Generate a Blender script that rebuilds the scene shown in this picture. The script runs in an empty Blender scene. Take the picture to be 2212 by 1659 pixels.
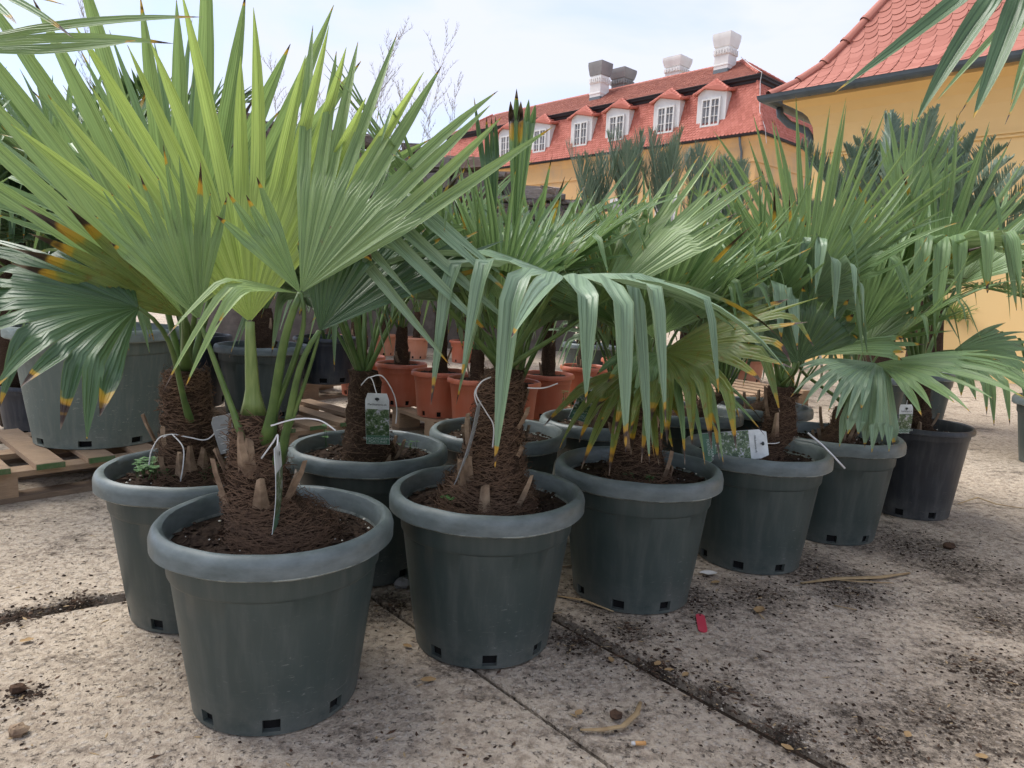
import bpy, math, random
from mathutils import Vector, Matrix, noise
V = Vector
R = math.radians
sc = bpy.context.scene
COL = sc.collection

# ------------------------------------------------------------------ camera
PITCH, ROLL, CAMH, F = 0.132, 0.0431, 0.906, 1534.3     # F in units of a 2212 px wide picture
cam_d = bpy.data.cameras.new('camera'); cam = bpy.data.objects.new('camera', cam_d); COL.objects.link(cam)
cam_d.sensor_fit = 'HORIZONTAL'; cam_d.sensor_width = 36; cam_d.lens = 36 * F / 2212
cam_d.clip_start = 0.05; cam_d.clip_end = 2000
fw = V((0, math.cos(PITCH), -math.sin(PITCH))); up0 = V((0, math.sin(PITCH), math.cos(PITCH))); rt0 = V((1, 0, 0))
rt = rt0 * math.cos(ROLL) + up0 * math.sin(ROLL); up = up0 * math.cos(ROLL) - rt0 * math.sin(ROLL)
cam.matrix_world = Matrix(((rt.x, up.x, -fw.x, 0), (rt.y, up.y, -fw.y, 0), (rt.z, up.z, -fw.z, CAMH), (0, 0, 0, 1)))
cam_d.dof.use_dof = False
sc.camera = cam

# ------------------------------------------------------------------ light
SUN_EL, SUN_AZ = 56, -62           # azimuth clockwise from +Y (away from the camera)
w = bpy.data.worlds.new('World'); sc.world = w; w.use_nodes = True
nt = w.node_tree; nt.nodes.clear()
def wn(t, **k):
    n = nt.nodes.new(t)
    for a, b in k.items(): setattr(n, a, b)
    return n
sky = wn('ShaderNodeTexSky', sky_type='NISHITA', sun_disc=False, sun_elevation=R(SUN_EL), sun_rotation=R(SUN_AZ), air_density=1.0, dust_density=0.6, ozone_density=3.0)
tc = wn('ShaderNodeTexCoord'); mp = wn('ShaderNodeMapping'); mp.inputs['Scale'].default_value = (1.0, 1.0, 2.6)
ns = wn('ShaderNodeTexNoise'); ns.inputs['Scale'].default_value = 2.3; ns.inputs['Detail'].default_value = 5; ns.inputs['Roughness'].default_value = .5; ns.inputs['Distortion'].default_value = .6
rp = wn('ShaderNodeValToRGB'); rp.color_ramp.elements[0].position = .30; rp.color_ramp.elements[0].color = (.35, .35, .35, 1); rp.color_ramp.elements[1].position = .58; rp.color_ramp.elements[1].color = (1, 1, 1, 1)
mx = wn('ShaderNodeMix', data_type='RGBA'); mx.inputs['B'].default_value = (3.72, 3.9, 4.72, 1)
bg = wn('ShaderNodeBackground'); bg.inputs['Strength'].default_value = .115
wo = wn('ShaderNodeOutputWorld')
L = nt.links.new
L(tc.outputs['Generated'], mp.inputs['Vector']); L(mp.outputs['Vector'], ns.inputs['Vector']); L(ns.outputs['Fac'], rp.inputs['Fac'])
L(rp.outputs['Color'], mx.inputs['Factor']); L(sky.outputs['Color'], mx.inputs['A']); L(mx.outputs['Result'], bg.inputs['Color']); L(bg.outputs['Background'], wo.inputs['Surface'])
sun_d = bpy.data.lights.new('sun', 'SUN'); sun_d.energy = 2.3; sun_d.angle = R(38); sun_d.color = (1, .96, .9)
sun = bpy.data.objects.new('sun', sun_d); COL.objects.link(sun)
sdir = V((math.sin(R(SUN_AZ)) * math.cos(R(SUN_EL)), math.cos(R(SUN_AZ)) * math.cos(R(SUN_EL)), math.sin(R(SUN_EL))))
sun.rotation_euler = sdir.to_track_quat('Z', 'Y').to_euler()
sc.view_settings.view_transform = 'Standard'; sc.view_settings.look = 'None'; sc.view_settings.gamma = 1; sc.view_settings.exposure = 1.1
try: sc.view_settings.use_curve_mapping = False
except Exception: pass
sc.render.engine = 'CYCLES'; sc.cycles.use_adaptive_sampling = True; sc.cycles.adaptive_threshold = .03
sc.cycles.max_bounces = 4; sc.cycles.diffuse_bounces = 2; sc.cycles.glossy_bounces = 2; sc.cycles.transmission_bounces = 2; sc.cycles.transparent_max_bounces = 4

# ------------------------------------------------------------------ helpers
def ray(x, y):
    a = (x - 1106) / F; b = (y - 829.5) / F
    cr, sr = math.cos(ROLL), math.sin(ROLL)
    X = a * cr + b * sr; u = -(-a * sr + b * cr)
    c, s = math.cos(PITCH), math.sin(PITCH)
    return V((X, c + s * u, -s + c * u))
def at(x, y, Y):                     # the point of the place that stands Y metres ahead along this sight line
    d = ray(x, y); return V((0, 0, CAMH)) + d * (Y / d.y)
def onz(x, y, z=0.0):
    d = ray(x, y); return V((0, 0, CAMH)) + d * ((z - CAMH) / d.z)
def tag(o, label=None, cat=None, group=None, kind=None):
    if label: o['label'] = label
    if cat: o['category'] = cat
    if group: o['group'] = group
    if kind: o['kind'] = kind
    return o
def empty(name, loc, label, cat, group=None, rz=0):
    o = bpy.data.objects.new(name, None); COL.objects.link(o); o.location = loc; o.rotation_euler.z = rz
    o.empty_display_size = .05
    return tag(o, label, cat, group)
def mesh(name, v, f, mats, smooth=False, mi=None, lf=None, uv=None):
    me = bpy.data.meshes.new(name); me.from_pydata([tuple(p) for p in v], [], f)
    for m in (mats if isinstance(mats, (list, tuple)) else [mats]): me.materials.append(m)
    if mi: me.polygons.foreach_set('material_index', mi)
    if smooth: me.polygons.foreach_set('use_smooth', [True] * len(me.polygons))
    if lf:
        a = me.attributes.new('lf', 'FLOAT_COLOR', 'POINT'); a.data.foreach_set('color', [c for q in lf for c in q])
    me.update(); return me
def ob(name, me, parent=None, loc=None, rot=None, scale=None):
    o = bpy.data.objects.new(name, me); COL.objects.link(o)
    if parent: o.parent = parent
    if loc is not None: o.location = loc
    if rot is not None: o.rotation_euler = rot
    if scale is not None: o.scale = scale if not isinstance(scale, (int, float)) else (scale,) * 3
    return o
class MB:
    def __init__(s): s.v = []; s.f = []; s.m = []; s.lf = []
    def add(s, vs, fs, m=0, lf=None):
        b = len(s.v); s.v += [V(p) for p in vs]; s.f += [tuple(b + i for i in q) for q in fs]; s.m += [m] * len(fs)
        if lf: s.lf += lf
    def box(s, lo, hi, m=0, M=None):
        x0, y0, z0 = lo; x1, y1, z1 = hi
        vs = [V(p) for p in ((x0,y0,z0),(x1,y0,z0),(x1,y1,z0),(x0,y1,z0),(x0,y0,z1),(x1,y0,z1),(x1,y1,z1),(x0,y1,z1))]
        if M: vs = [M @ p for p in vs]
        s.add(vs, [(0,3,2,1),(4,5,6,7),(0,1,5,4),(1,2,6,5),(2,3,7,6),(3,0,4,7)], m)
    def tube(s, pts, rad, k=6, m=0, flat=1.0, caps=True, lf=None):
        n = len(pts); pts = [V(p) for p in pts]; b = len(s.v); prev = None
        for i, p in enumerate(pts):
            d = (pts[min(i+1,n-1)] - pts[max(i-1,0)]).normalized()
            if prev is None:
                prev = d.cross(V((0,0,1)))
                if prev.length < .05: prev = d.cross(V((1,0,0)))
            x = (prev - d * prev.dot(d)).normalized(); prev = x; y = d.cross(x)
            r = rad[i] if isinstance(rad, (list, tuple)) else rad
            for j in range(k):
                a = 2 * math.pi * j / k
                s.v.append(p + x * (r * math.cos(a)) + y * (r * flat * math.sin(a)))
                if lf: s.lf.append(lf(i / (n - 1)))
        for i in range(n-1):
            for j in range(k):
                a = b + i*k; c = (j+1) % k
                s.f.append((a+j, a+c, a+k+c, a+k+j)); s.m.append(m)
        if caps:
            s.f.append(tuple(b+j for j in range(k))[::-1]); s.m.append(m)
            s.f.append(tuple(b+(n-1)*k+j for j in range(k))); s.m.append(m)
    def lathe(s, prof, seg=48, m=0, fn=None, close=False):
        b = len(s.v); n = len(prof)
        for i, (r, z) in enumerate(prof):
            for j in range(seg):
                a = 2*math.pi*j/seg; rr, zz = (r, z) if not fn else fn(i, r, z, a)
                s.v.append(V((rr*math.cos(a), rr*math.sin(a), zz)))
        for i in range(n-1):
            for j in range(seg):
                c = (j+1) % seg
                s.f.append((b+i*seg+j, b+i*seg+c, b+(i+1)*seg+c, b+(i+1)*seg+j)); s.m.append(m)
    def mesh(s, name, mats, smooth=False):
        return mesh(name, s.v, s.f, mats, smooth, s.m, s.lf if len(s.lf) == len(s.v) and s.lf else None)
    def ob(s, name, mats, parent=None, smooth=False, **k):
        return ob(name, s.mesh(name, mats, smooth), parent, **k)
def sharp(me, ang=35):
    try: me.set_sharp_from_angle(angle=R(ang))
    except Exception: pass
    return me

# ------------------------------------------------------------------ materials
class NT:
    def __init__(s, name):
        s.mat = bpy.data.materials.new(name); s.mat.use_nodes = True; s.t = s.mat.node_tree
        s.p = s.t.nodes['Principled BSDF']; s.out = s.t.nodes['Material Output']
    def n(s, typ, ins=None, **k):
        x = s.t.nodes.new(typ)
        for a, b in k.items(): setattr(x, a, b)
        for a, b in (ins or {}).items():
            if hasattr(b, 'links') : s.t.links.new(b, x.inputs[a])
            else: x.inputs[a].default_value = b
        return x
    def link(s, a, b): s.t.links.new(a, b)
    def set(s, **k):
        for a, b in k.items():
            nm = {'col':'Base Color','rough':'Roughness','spec':'Specular IOR Level','normal':'Normal','metal':'Metallic'}[a]
            if hasattr(b, 'links'): s.link(b, s.p.inputs[nm])
            else: s.p.inputs[nm].default_value = (*b, 1) if isinstance(b, tuple) and len(b) == 3 else b
    def coord(s, kind='Object'): return s.n('ShaderNodeTexCoord').outputs[kind]
    def noise(s, scale, vec=None, detail=4, rough=.55, dist=0):
        x = s.n('ShaderNodeTexNoise', {'Scale': scale, 'Detail': detail, 'Roughness': rough, 'Distortion': dist})
        if vec is not None: s.link(vec, x.inputs['Vector'])
        return x.outputs['Fac']
    def ramp(s, fac, stops):
        x = s.n('ShaderNodeValToRGB'); e = x.color_ramp.elements
        while len(e) < len(stops): e.new(.5)
        for q, (p, c) in zip(e, stops): q.position = p; q.color = (*c, 1) if not isinstance(c, (int, float)) else (c, c, c, 1)
        s.link(fac, x.inputs['Fac']); return x.outputs['Color']
    def mix(s, fac, a, b, mode='MIX'):
        x = s.n('ShaderNodeMix', data_type='RGBA', blend_type=mode)
        for nm, q in (('Factor', fac), ('A', a), ('B', b)):
            if hasattr(q, 'links'): s.link(q, x.inputs[nm])
            else: x.inputs[nm].default_value = q if isinstance(q, (int, float)) else (*q, 1)
        return x.outputs['Result']
    def math(s, op, a, b=0.0, c=None, clamp=False):
        x = s.n('ShaderNodeMath', operation=op, use_clamp=clamp)
        for i, q in enumerate((a, b) if c is None else (a, b, c)):
            if hasattr(q, 'links'): s.link(q, x.inputs[i])
            else: x.inputs[i].default_value = q
        return x.outputs[0]
    def bump(s, h, strength=.3, dist=.01):
        return s.n('ShaderNodeBump', {'Strength': strength, 'Distance': dist, 'Height': h}).outputs['Normal']
    def rnd(s): return s.n('ShaderNodeObjectInfo').outputs['Random']
    def mapped(s, scale, vec=None):
        x = s.n('ShaderNodeMapping', {'Scale': scale}); s.link(vec if vec is not None else s.coord(), x.inputs['Vector']); return x.outputs['Vector']

def leaf_mat(name, dark, mid, young, trans=.3, speck=0.0, tipcols=None):
    t = NT(name); a = t.n('ShaderNodeAttribute', attribute_name='lf'); sp = t.n('ShaderNodeSeparateColor'); t.link(a.outputs['Color'], sp.inputs['Color'])
    rnd, vv, br = sp.outputs; edge = a.outputs['Alpha']
    base = t.ramp(rnd, [(0, dark), (.5, mid), (1, young)])
    orr = t.rnd(); base = t.mix(t.math('MULTIPLY', orr, .5), base, tuple(c*.72 for c in mid))
    # paler folds, fine veins running along the blade
    vein = t.math('SINE', t.math('MULTIPLY', edge, 50.0))
    base = t.mix(t.math('MULTIPLY', t.math('ADD', vein, 1.0), .15), base, tuple(min(1, c*1.9+.02) for c in mid))
    fl = t.math('LESS_THAN', t.math('ABSOLUTE', t.math('SUBTRACT', t.math('ABSOLUTE', t.math('SUBTRACT', edge, .5)), .045)), .03)
    base = t.mix(t.math('MULTIPLY', fl, .35), base, tuple(c*.45 for c in dark))
    midr = t.math('GREATER_THAN', t.math('ABSOLUTE', t.math('SUBTRACT', edge, .5)), .465)
    base = t.mix(t.math('MULTIPLY', midr, .30), base, (.30, .36, .13))
    cv = t.n('ShaderNodeCombineXYZ'); t.link(t.math('MULTIPLY', edge, 9.0), cv.inputs[0]); t.link(t.math('MULTIPLY', vv, 2.2), cv.inputs[1]); t.link(t.math('MULTIPLY', rnd, 41.0), cv.inputs[2])
    nz = t.noise(1.4, cv.outputs[0], 3, .6)
    base = t.mix(t.math('MULTIPLY', t.ramp(nz, [(.35, 0), (.75, 1)]), .55), base, tuple(min(1, c*1.5+.015) for c in young))
    base = t.mix(t.math('MULTIPLY', t.ramp(nz, [(.25, 1), (.48, 0)]), .45), base, tuple(c*.6 for c in dark))
    # scratches, yellow patches
    if speck:
        pz = t.ramp(t.noise(60, t.coord(), 5, .7), [(.54, 0), (.66, 1)])
        base = t.mix(t.math('MULTIPLY', pz, speck), base, (.20, .12, .018))
    sc2 = t.ramp(t.noise(30, t.coord(), 3, .75), [(.70, 0), (.74, 1)])
    base = t.mix(t.math('MULTIPLY', sc2, .55), base, (.23, .19, .07))
    # tips: green > yellow > brown > dead straw
    tv = t.math('SUBTRACT', t.math('ADD', vv, t.math('MULTIPLY', t.math('SUBTRACT', t.noise(35, t.coord(), 1), .5), .16)), t.math('SUBTRACT', 1.0, br))
    tf = t.math('DIVIDE', tv, t.math('ADD', br, .02), clamp=True)
    c1, c2, c3, c4 = tipcols or ((.40, .27, .025), (.45, .24, .02), (.035, .016, .008), (.24, .17, .11))
    tcx = t.ramp(tf, [(0, mid), (.14, c1), (.36, c2), (.50, c3), (.68, c3), (.9, c4)])
    tm = t.ramp(tf, [(0, 0), (.14, 1)])
    col = t.mix(tm, base, tcx)
    dead = t.ramp(tf, [(.36, 1), (.5, .1)])
    bmp = t.bump(t.math('ADD', t.math('MULTIPLY', vein, .25), t.math('SINE', t.math('MULTIPLY', edge, 25.1))), .26, .0020)
    t.set(col=col, rough=.40, spec=.5, normal=bmp)
    tl = t.n('ShaderNodeBsdfTranslucent'); t.link(t.mix(.18, col, (.50, .66, .16), 'MIX'), tl.inputs['Color'])
    ms = t.n('ShaderNodeMixShader'); t.link(t.math('MULTIPLY', dead, trans), ms.inputs['Fac'])
    t.link(t.p.outputs['BSDF'], ms.inputs[1]); t.link(tl.outputs['BSDF'], ms.inputs[2]); t.link(ms.outputs['Shader'], t.out.inputs['Surface'])
    return t.mat
M = {}
M['leaf'] = leaf_mat('palm_leaf', (.075, .142, .056), (.122, .208, .080), (.195, .295, .115), .28)
M['leaf_young'] = leaf_mat('young_palm_leaf', (.24, .35, .075), (.34, .46, .105), (.46, .56, .15), .52)
M['leaf_mid'] = leaf_mat('bright_palm_leaf', (.10, .175, .060), (.16, .25, .085), (.25, .35, .12), .34)
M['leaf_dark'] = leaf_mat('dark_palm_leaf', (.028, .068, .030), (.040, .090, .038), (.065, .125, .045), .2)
M['leaf_blue'] = leaf_mat('blue_green_palm_leaf', (.10, .175, .095), (.15, .235, .135), (.22, .31, .185), .2)
M['leaf_rusty'] = leaf_mat('rusty_palm_leaf', (.085, .14, .032), (.135, .185, .040), (.19, .22, .055), .28, .85)
M['cycad'] = leaf_mat('cycad_leaflet', (.085, .135, .095), (.12, .18, .12), (.18, .245, .17), .15)
M['cycad_green'] = leaf_mat('green_cycad_leaflet', (.035, .085, .022), (.06, .125, .03), (.09, .16, .04), .25)

def petiole_mat():
    t = NT('petiole'); n = t.noise(18, t.coord(), 3); t.set(col=t.ramp(n, [(.25, (.055, .10, .03)), (.6, (.11, .18, .05)), (.9, (.19, .25, .09))]), rough=.42, spec=.4); return t.mat
M['petiole'] = petiole_mat()
def petiole_young():
    t = NT('young_petiole'); n = t.noise(20, t.mapped((8, 8, 1)), 3); t.set(col=t.ramp(n, [(.25, (.13, .20, .05)), (.75, (.24, .31, .10))]), rough=.4); return t.mat
M['petiole_young'] = petiole_young()

def plastic(name, c, c2, rough=.5, scuff=.35, dust=(.20, .20, .18), rim=None):
    t = NT(name); co = t.coord(); nz = t.noise(5, co, 5, .6)
    r = t.rnd()
    base = t.mix(t.ramp(nz, [(.32, 0), (.7, 1)]), c, c2)
    base = t.mix(t.math('MULTIPLY', r, .35), base, tuple(x*.6 for x in c))
    # vertical rinse marks, dust near the foot, scratches
    st = t.ramp(t.noise(7, t.mapped((6, 6, .35)), 4, .6), [(.45, 0), (.8, 1)])
    base = t.mix(t.math('MULTIPLY', st, .22), base, dust)
    sep = t.n('ShaderNodeSeparateXYZ'); t.link(co, sep.inputs[0])
    foot = t.math('MULTIPLY', t.ramp(sep.outputs['Z'], [(0, 1), (.10, 0)]), t.ramp(t.noise(14, co, 6, .7), [(.35, 0), (.65, 1)]))
    base = t.mix(t.math('MULTIPLY', foot, .45), base, dust)
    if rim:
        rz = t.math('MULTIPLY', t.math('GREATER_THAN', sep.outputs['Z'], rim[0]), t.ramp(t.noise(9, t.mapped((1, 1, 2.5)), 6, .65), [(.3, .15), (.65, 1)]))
        base = t.mix(rz, base, rim[1])  # paler rim: wear, with some top light put into the colour
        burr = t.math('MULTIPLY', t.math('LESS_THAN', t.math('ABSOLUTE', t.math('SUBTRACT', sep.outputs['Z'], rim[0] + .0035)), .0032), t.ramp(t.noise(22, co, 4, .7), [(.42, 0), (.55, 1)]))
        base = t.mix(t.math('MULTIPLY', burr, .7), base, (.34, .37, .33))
    scr = t.ramp(t.noise(26, t.mapped((1, 1, 3.5)), 8, .72, 1.5), [(.60, 0), (.66, 1)])
    scr = t.math('MULTIPLY', scr, t.ramp(t.noise(3.5, co, 3), [(.42, 0), (.66, 1)]))
    base = t.mix(t.math('MULTIPLY', scr, scuff), base, tuple(min(1, x*1.3+.06) for x in dust))
    ro = t.ramp(nz, [(.3, rough - .08), (.7, rough + .12)])
    t.set(col=base, rough=ro, spec=.5, normal=t.bump(t.noise(90, co, 4), .06, .003)); return t.mat
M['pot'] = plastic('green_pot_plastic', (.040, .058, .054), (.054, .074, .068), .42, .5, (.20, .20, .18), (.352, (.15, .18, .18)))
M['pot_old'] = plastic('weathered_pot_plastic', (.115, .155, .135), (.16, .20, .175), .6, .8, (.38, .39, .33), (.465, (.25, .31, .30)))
M['pot_black'] = plastic('black_pot_plastic', (.020, .023, .028), (.030, .034, .040), .45, .3)
M['pot_navy'] = plastic('navy_pot_plastic', (.016, .022, .035), (.024, .032, .048), .45, .2)
M['terracotta'] = plastic('terracotta_plastic', (.42, .105, .050), (.50, .14, .068), .5, .25, (.46, .24, .16))
M['peach'] = plastic('pale_terracotta_plastic', (.52, .20, .11), (.58, .26, .15), .5, .2, (.6, .4, .3))
def simple(name, c, rough=.7, c2=None, scale=20, bump=0, spec=.3, bd=.01):
    t = NT(name); co = t.coord(); n = t.noise(scale, co, 5, .6)
    t.set(col=t.mix(t.ramp(n, [(.3, 0), (.7, 1)]), c, c2 or tuple(x*.65 for x in c)), rough=rough, spec=spec)
    if bump: t.set(normal=t.bump(n, bump, bd))
    return t.mat
M['inside'] = simple('pot_inside', (.010, .010, .010), .9)
M['soil'] = simple('potting_soil', (.026, .018, .014), .95, (.060, .040, .028), 60, .8, .1)
M['perlite'] = simple('perlite', (.72, .69, .60), .9)
def trunk_mat():
    t = NT('fibrous_bark'); co = t.coord()
    n = t.noise(60, t.mapped((1, 1, 1.3)), 6, .75, 2.5); n2 = t.noise(9, co, 4)
    c = t.ramp(n, [(.28, (.018, .012, .009)), (.5, (.075, .048, .032)), (.75, (.20, .135, .09))])
    t.set(col=t.mix(t.math('MULTIPLY', n2, .5), c, (.045, .027, .018)), rough=.95, spec=.1, normal=t.bump(n, 1.0, .012)); return t.mat
M['bark'] = trunk_mat()
M['fibre'] = simple('palm_fibre', (.21, .13, .08), .9, (.08, .048, .032), 90)
M['stub'] = simple('old_leaf_base', (.36, .26, .17), .85, (.12, .075, .048), 26, .5)
def wood_mat(name, c, c2, c3):
    t = NT(name); co = t.coord(); r = t.rnd()
    g = t.noise(14, t.mapped((1.2, 14, 14)), 6, .6, 1.2)
    col = t.ramp(g, [(.25, c2), (.55, c), (.8, c3)]); col = t.mix(t.math('MULTIPLY', r, .55), col, tuple(x*.72 for x in c))
    d = t.ramp(t.noise(5, co, 5, .7), [(.5, 0), (.75, 1)]); col = t.mix(t.math('MULTIPLY', d, .4), col, (.16, .13, .10))
    t.set(col=col, rough=.8, spec=.2, normal=t.bump(g, .35, .004)); return t.mat
M['wood'] = wood_mat('pallet_wood', (.42, .29, .185), (.26, .17, .105), (.54, .40, .28))
M['wood_old'] = wood_mat('weathered_wood', (.28, .20, .14), (.17, .12, .085), (.37, .28, .20))
M['wood_green'] = simple('green_plank_end_paint', (.045, .13, .035), .8, (.14, .17, .09), 40)
M['wood_pale'] = wood_mat('pale_fence_wood', (.55, .40, .25), (.42, .29, .18), (.62, .48, .32))
M['cord'] = simple('white_cord', (.78, .78, .77), .6)
M['card_white'] = simple('white_card', (.80, .84, .83), .45)
M['card_grey'] = simple('grey_card_back', (.36, .38, .38), .5)
M['card_green'] = simple('green_card_print', (.11, .23, .15), .5)
M['card_mint'] = simple('mint_card_print', (.30, .52, .40), .5)
M['card_ink'] = simple('dark_ink', (.05, .06, .06), .5)
M['card_text'] = simple('pale_ink', (.62, .70, .64), .5)
def photo_print():
    t = NT('tag_photo_print'); co = t.coord(); n = t.noise(75, co, 4, .7)
    t.set(col=t.ramp(n, [(.30, (.012, .02, .012)), (.46, (.05, .10, .035)), (.54, (.14, .2, .09)), (.62, (.42, .42, .46)), (.75, (.6, .6, .63))]), rough=.4); return t.mat
M['card_photo'] = photo_print()
M['red'] = simple('red_plastic_label', (.62, .055, .085), .45, (.55, .07, .10))
M['dryleaf'] = simple('dry_leaf', (.40, .27, .13), .85, (.24, .14, .06), 30)
M['straw'] = simple('straw', (.42, .31, .17), .85, (.28, .19, .10), 30)
M['chip'] = simple('bark_chip', (.11, .062, .036), .95, (.045, .027, .018), 50)
M['filter'] = simple('cigarette_filter', (.72, .38, .14), .7)
M['paper'] = simple('cigarette_paper', (.72, .70, .66), .8)
M['grit'] = simple('grit', (.50, .44, .36), .9, (.30, .26, .21), 60)
M['weed'] = simple('clover', (.06, .15, .035), .6, (.035, .09, .025), 40)
M['drystem'] = simple('dry_weed_stem', (.36, .33, .27), .9, (.25, .22, .17))
# buildings
def plaster(name, c, c2, stain=(.3, .26, .2), amt=.35):
    t = NT(name); co = t.coord(); n = t.noise(.9, co, 6, .6); f = t.noise(60, co, 4)
    col = t.mix(t.ramp(n, [(.3, 0), (.7, 1)]), c, c2)
    s = t.ramp(t.noise(.6, t.mapped((1, 1, .35)), 6, .7), [(.52, 0), (.72, 1)])
    t.set(col=t.mix(t.math('MULTIPLY', s, amt), col, stain), rough=.9, spec=.15, normal=t.bump(f, .12, .01)); return t.mat
M['plaster'] = plaster('yellow_plaster', (.90, .64, .30), (.87, .60, .27), (.78, .53, .25), .2)
M['plaster_old'] = plaster('old_yellow_plaster', (.68, .43, .19), (.60, .39, .20), (.36, .32, .27), .55)
M['white'] = plaster('white_render', (.70, .69, .67), (.62, .61, .60), (.5, .48, .46), .3)
M['frame'] = simple('white_window_paint', (.80, .79, .76), .5)
M['curtain'] = simple('curtain', (.55, .55, .56), .9, (.36, .37, .40), 12)
M['gutter'] = simple('grey_gutter', (.075, .095, .11), .5, (.10, .125, .14), 6)
M['lead'] = simple('lead_flashing', (.16, .19, .21), .6)
M['darkcornice'] = simple('dark_cornice', (.030, .026, .030), .6)
M['stone_white'] = plaster('chimney_stone', (.80, .79, .76), (.72, .70, .67), (.35, .34, .33), .25)
M['stone_dark'] = plaster('dark_chimney_stone', (.20, .20, .20), (.30, .29, .28), (.07, .07, .07), .6)
def glass():
    t = NT('window_glass'); t.set(col=(.05, .06, .075), rough=.08, spec=.6); t.p.inputs['Alpha'].default_value = .35; return t.mat
M['glass'] = glass()
def tile_mat(name, c, c2, c3):
    t = NT(name); co = t.coord(); g = t.n('ShaderNodeNewGeometry'); isl = g.outputs['Random Per Island']; r = t.rnd()
    v = t.math('FRACT', t.math('ADD', isl, t.math('MULTIPLY', r, 7.3)))
    col = t.ramp(v, [(0, c2), (.5, c), (1, c3)]); n = t.noise(3, co, 5, .6)
    col = t.mix(t.math('MULTIPLY', n, .35), col, tuple(x*.7 for x in c)); t.set(col=col, rough=.75, spec=.25, normal=t.bump(t.noise(120, co, 3), .1, .005)); return t.mat
M['tile'] = tile_mat('clay_roof_tile', (.41, .155, .115), (.36, .13, .095), (.46, .185, .14))
M['tile_far'] = tile_mat('clay_mansard_tile', (.50, .165, .12), (.42, .13, .09), (.56, .20, .15))
M['tile_brown'] = tile_mat('brown_roof_tile', (.36, .14, .10), (.29, .105, .08), (.44, .18, .13))
def stone_mat():
    t = NT('rubble_stone'); co = t.coord(); r = t.rnd(); n = t.noise(9, co, 6, .65)
    c = t.ramp(r, [(0, (.20, .17, .155)), (.35, (.30, .26, .235)), (.65, (.17, .155, .15)), (.85, (.38, .27, .21)), (1, (.44, .40, .36))])
    t.set(col=t.mix(t.math('MULTIPLY', n, .7), c, (.06, .055, .05)), rough=.95, spec=.15, normal=t.bump(n, .8, .03)); return t.mat
M['rubble'] = stone_mat()
M['mortar'] = simple('mortar', (.17, .15, .13), .95, (.10, .085, .075), 8, .6, .1, .02)

def concrete(name, tint=1.0):
    t = NT(name); co = t.coord()
    n1 = t.noise(1.1, co, 4, .6); n2 = t.noise(34, co, 5, .75); n3 = t.noise(170, co, 2, .7); n4 = t.noise(4.2, co, 5, .74)
    col = t.mix(t.ramp(n1, [(.3, 0), (.7, 1)]), (.42*tint, .345*tint, .262*tint), (.54*tint, .455*tint, .358*tint))
    col = t.mix(t.ramp(n2, [(.36, .8), (.55, 0)]), col, (.22*tint, .17*tint, .125*tint))
    vo = t.n('ShaderNodeTexVoronoi', {'Scale': 62.0}); t.link(co, vo.inputs['Vector'])
    agg = t.ramp(vo.outputs['Color'], [(.15, 0), (.9, 1)])
    peb = t.ramp(vo.outputs['Distance'], [(.22, 1), (.42, 0)])
    col = t.mix(t.math('MULTIPLY', peb, .30), col, t.mix(agg, (.22, .19, .16), (.62, .58, .52)))
    pit = t.ramp(t.noise(55, co, 4, .8), [(.33, 1), (.42, 0)])
    col = t.mix(t.math('MULTIPLY', pit, .8), col, (.070, .056, .045))
    pit2 = t.ramp(t.noise(13, co, 6, .82), [(.35, 1), (.44, 0)])
    col = t.mix(t.math('MULTIPLY', pit2, .6), col, (.10, .080, .065))
    dirt = t.ramp(n4, [(.53, 0), (.64, 1)])
    fine = t.ramp(t.noise(60, co, 3, .8), [(.36, 0), (.56, 1)])
    col = t.mix(t.math('MULTIPLY', t.math('MULTIPLY', dirt, fine), .8), col, (.055, .040, .030))
    # spilt soil that lies around the pots
    sep = t.n('ShaderNodeSeparateXYZ'); t.link(co, sep.inputs[0])
    acc = None
    for (x, y, r) in SPILLS:
        d = t.n('ShaderNodeVectorMath', {0: co, 1: (x, y, 0)}, operation='DISTANCE').outputs['Value']
        k = t.math('SUBTRACT', 1.0, t.math('DIVIDE', d, r), clamp=True)
        acc = k if acc is None else t.math('MAXIMUM', acc, k)
    sp = t.math('MULTIPLY', t.math('ADD', acc, t.math('MULTIPLY', t.math('SUBTRACT', t.noise(13, co, 6, .82), .5), 2.2)), 1.0)
    spm = t.math('MULTIPLY', t.ramp(t.math('MULTIPLY', sp, t.math('GREATER_THAN', acc, .001)), [(.32, 0), (.75, 1)]), t.ramp(t.noise(75, co, 3, .8), [(.38, .2), (.54, 1)]))
    col = t.mix(t.math('MULTIPLY', spm, .82), col, (.040, .030, .023))
    h = t.math('ADD', t.math('MULTIPLY', n2, .8), t.math('ADD', t.math('MULTIPLY', n3, .5), t.math('MULTIPLY', pit, -.8)))
    h = t.math('ADD', h, t.math('MULTIPLY', peb, .25))
    t.set(col=col, rough=.93, spec=.2, normal=t.bump(h, 1.0, .008)); return t.mat
E1 = V((.8227, .5685, 0)); E2 = V((-.5685, .8227, 0))
SPILLS = [(onz(a, b).x, onz(a, b).y, r) for a, b, r in [(1250,1385,.16),(1360,1360,.16),(1500,1300,.22),(1640,1290,.22),(1760,1230,.30),(1960,1180,.42),(2060,1220,.35),(1830,1280,.25),(2150,1340,.3),(2190,1480,.35),(2050,1560,.3),(1900,1600,.22),(1700,1580,.15),(1560,1490,.12),(1420,1440,.12),(160,1300,.12),(850,1310,.2),(60,1500,.06),(1300,1290,.25),(40,1330,.1),(2120,1450,.2)]]
M['concrete'] = concrete('weathered_concrete'); M['concrete2'] = concrete('pale_weathered_concrete', 1.08)
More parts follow.
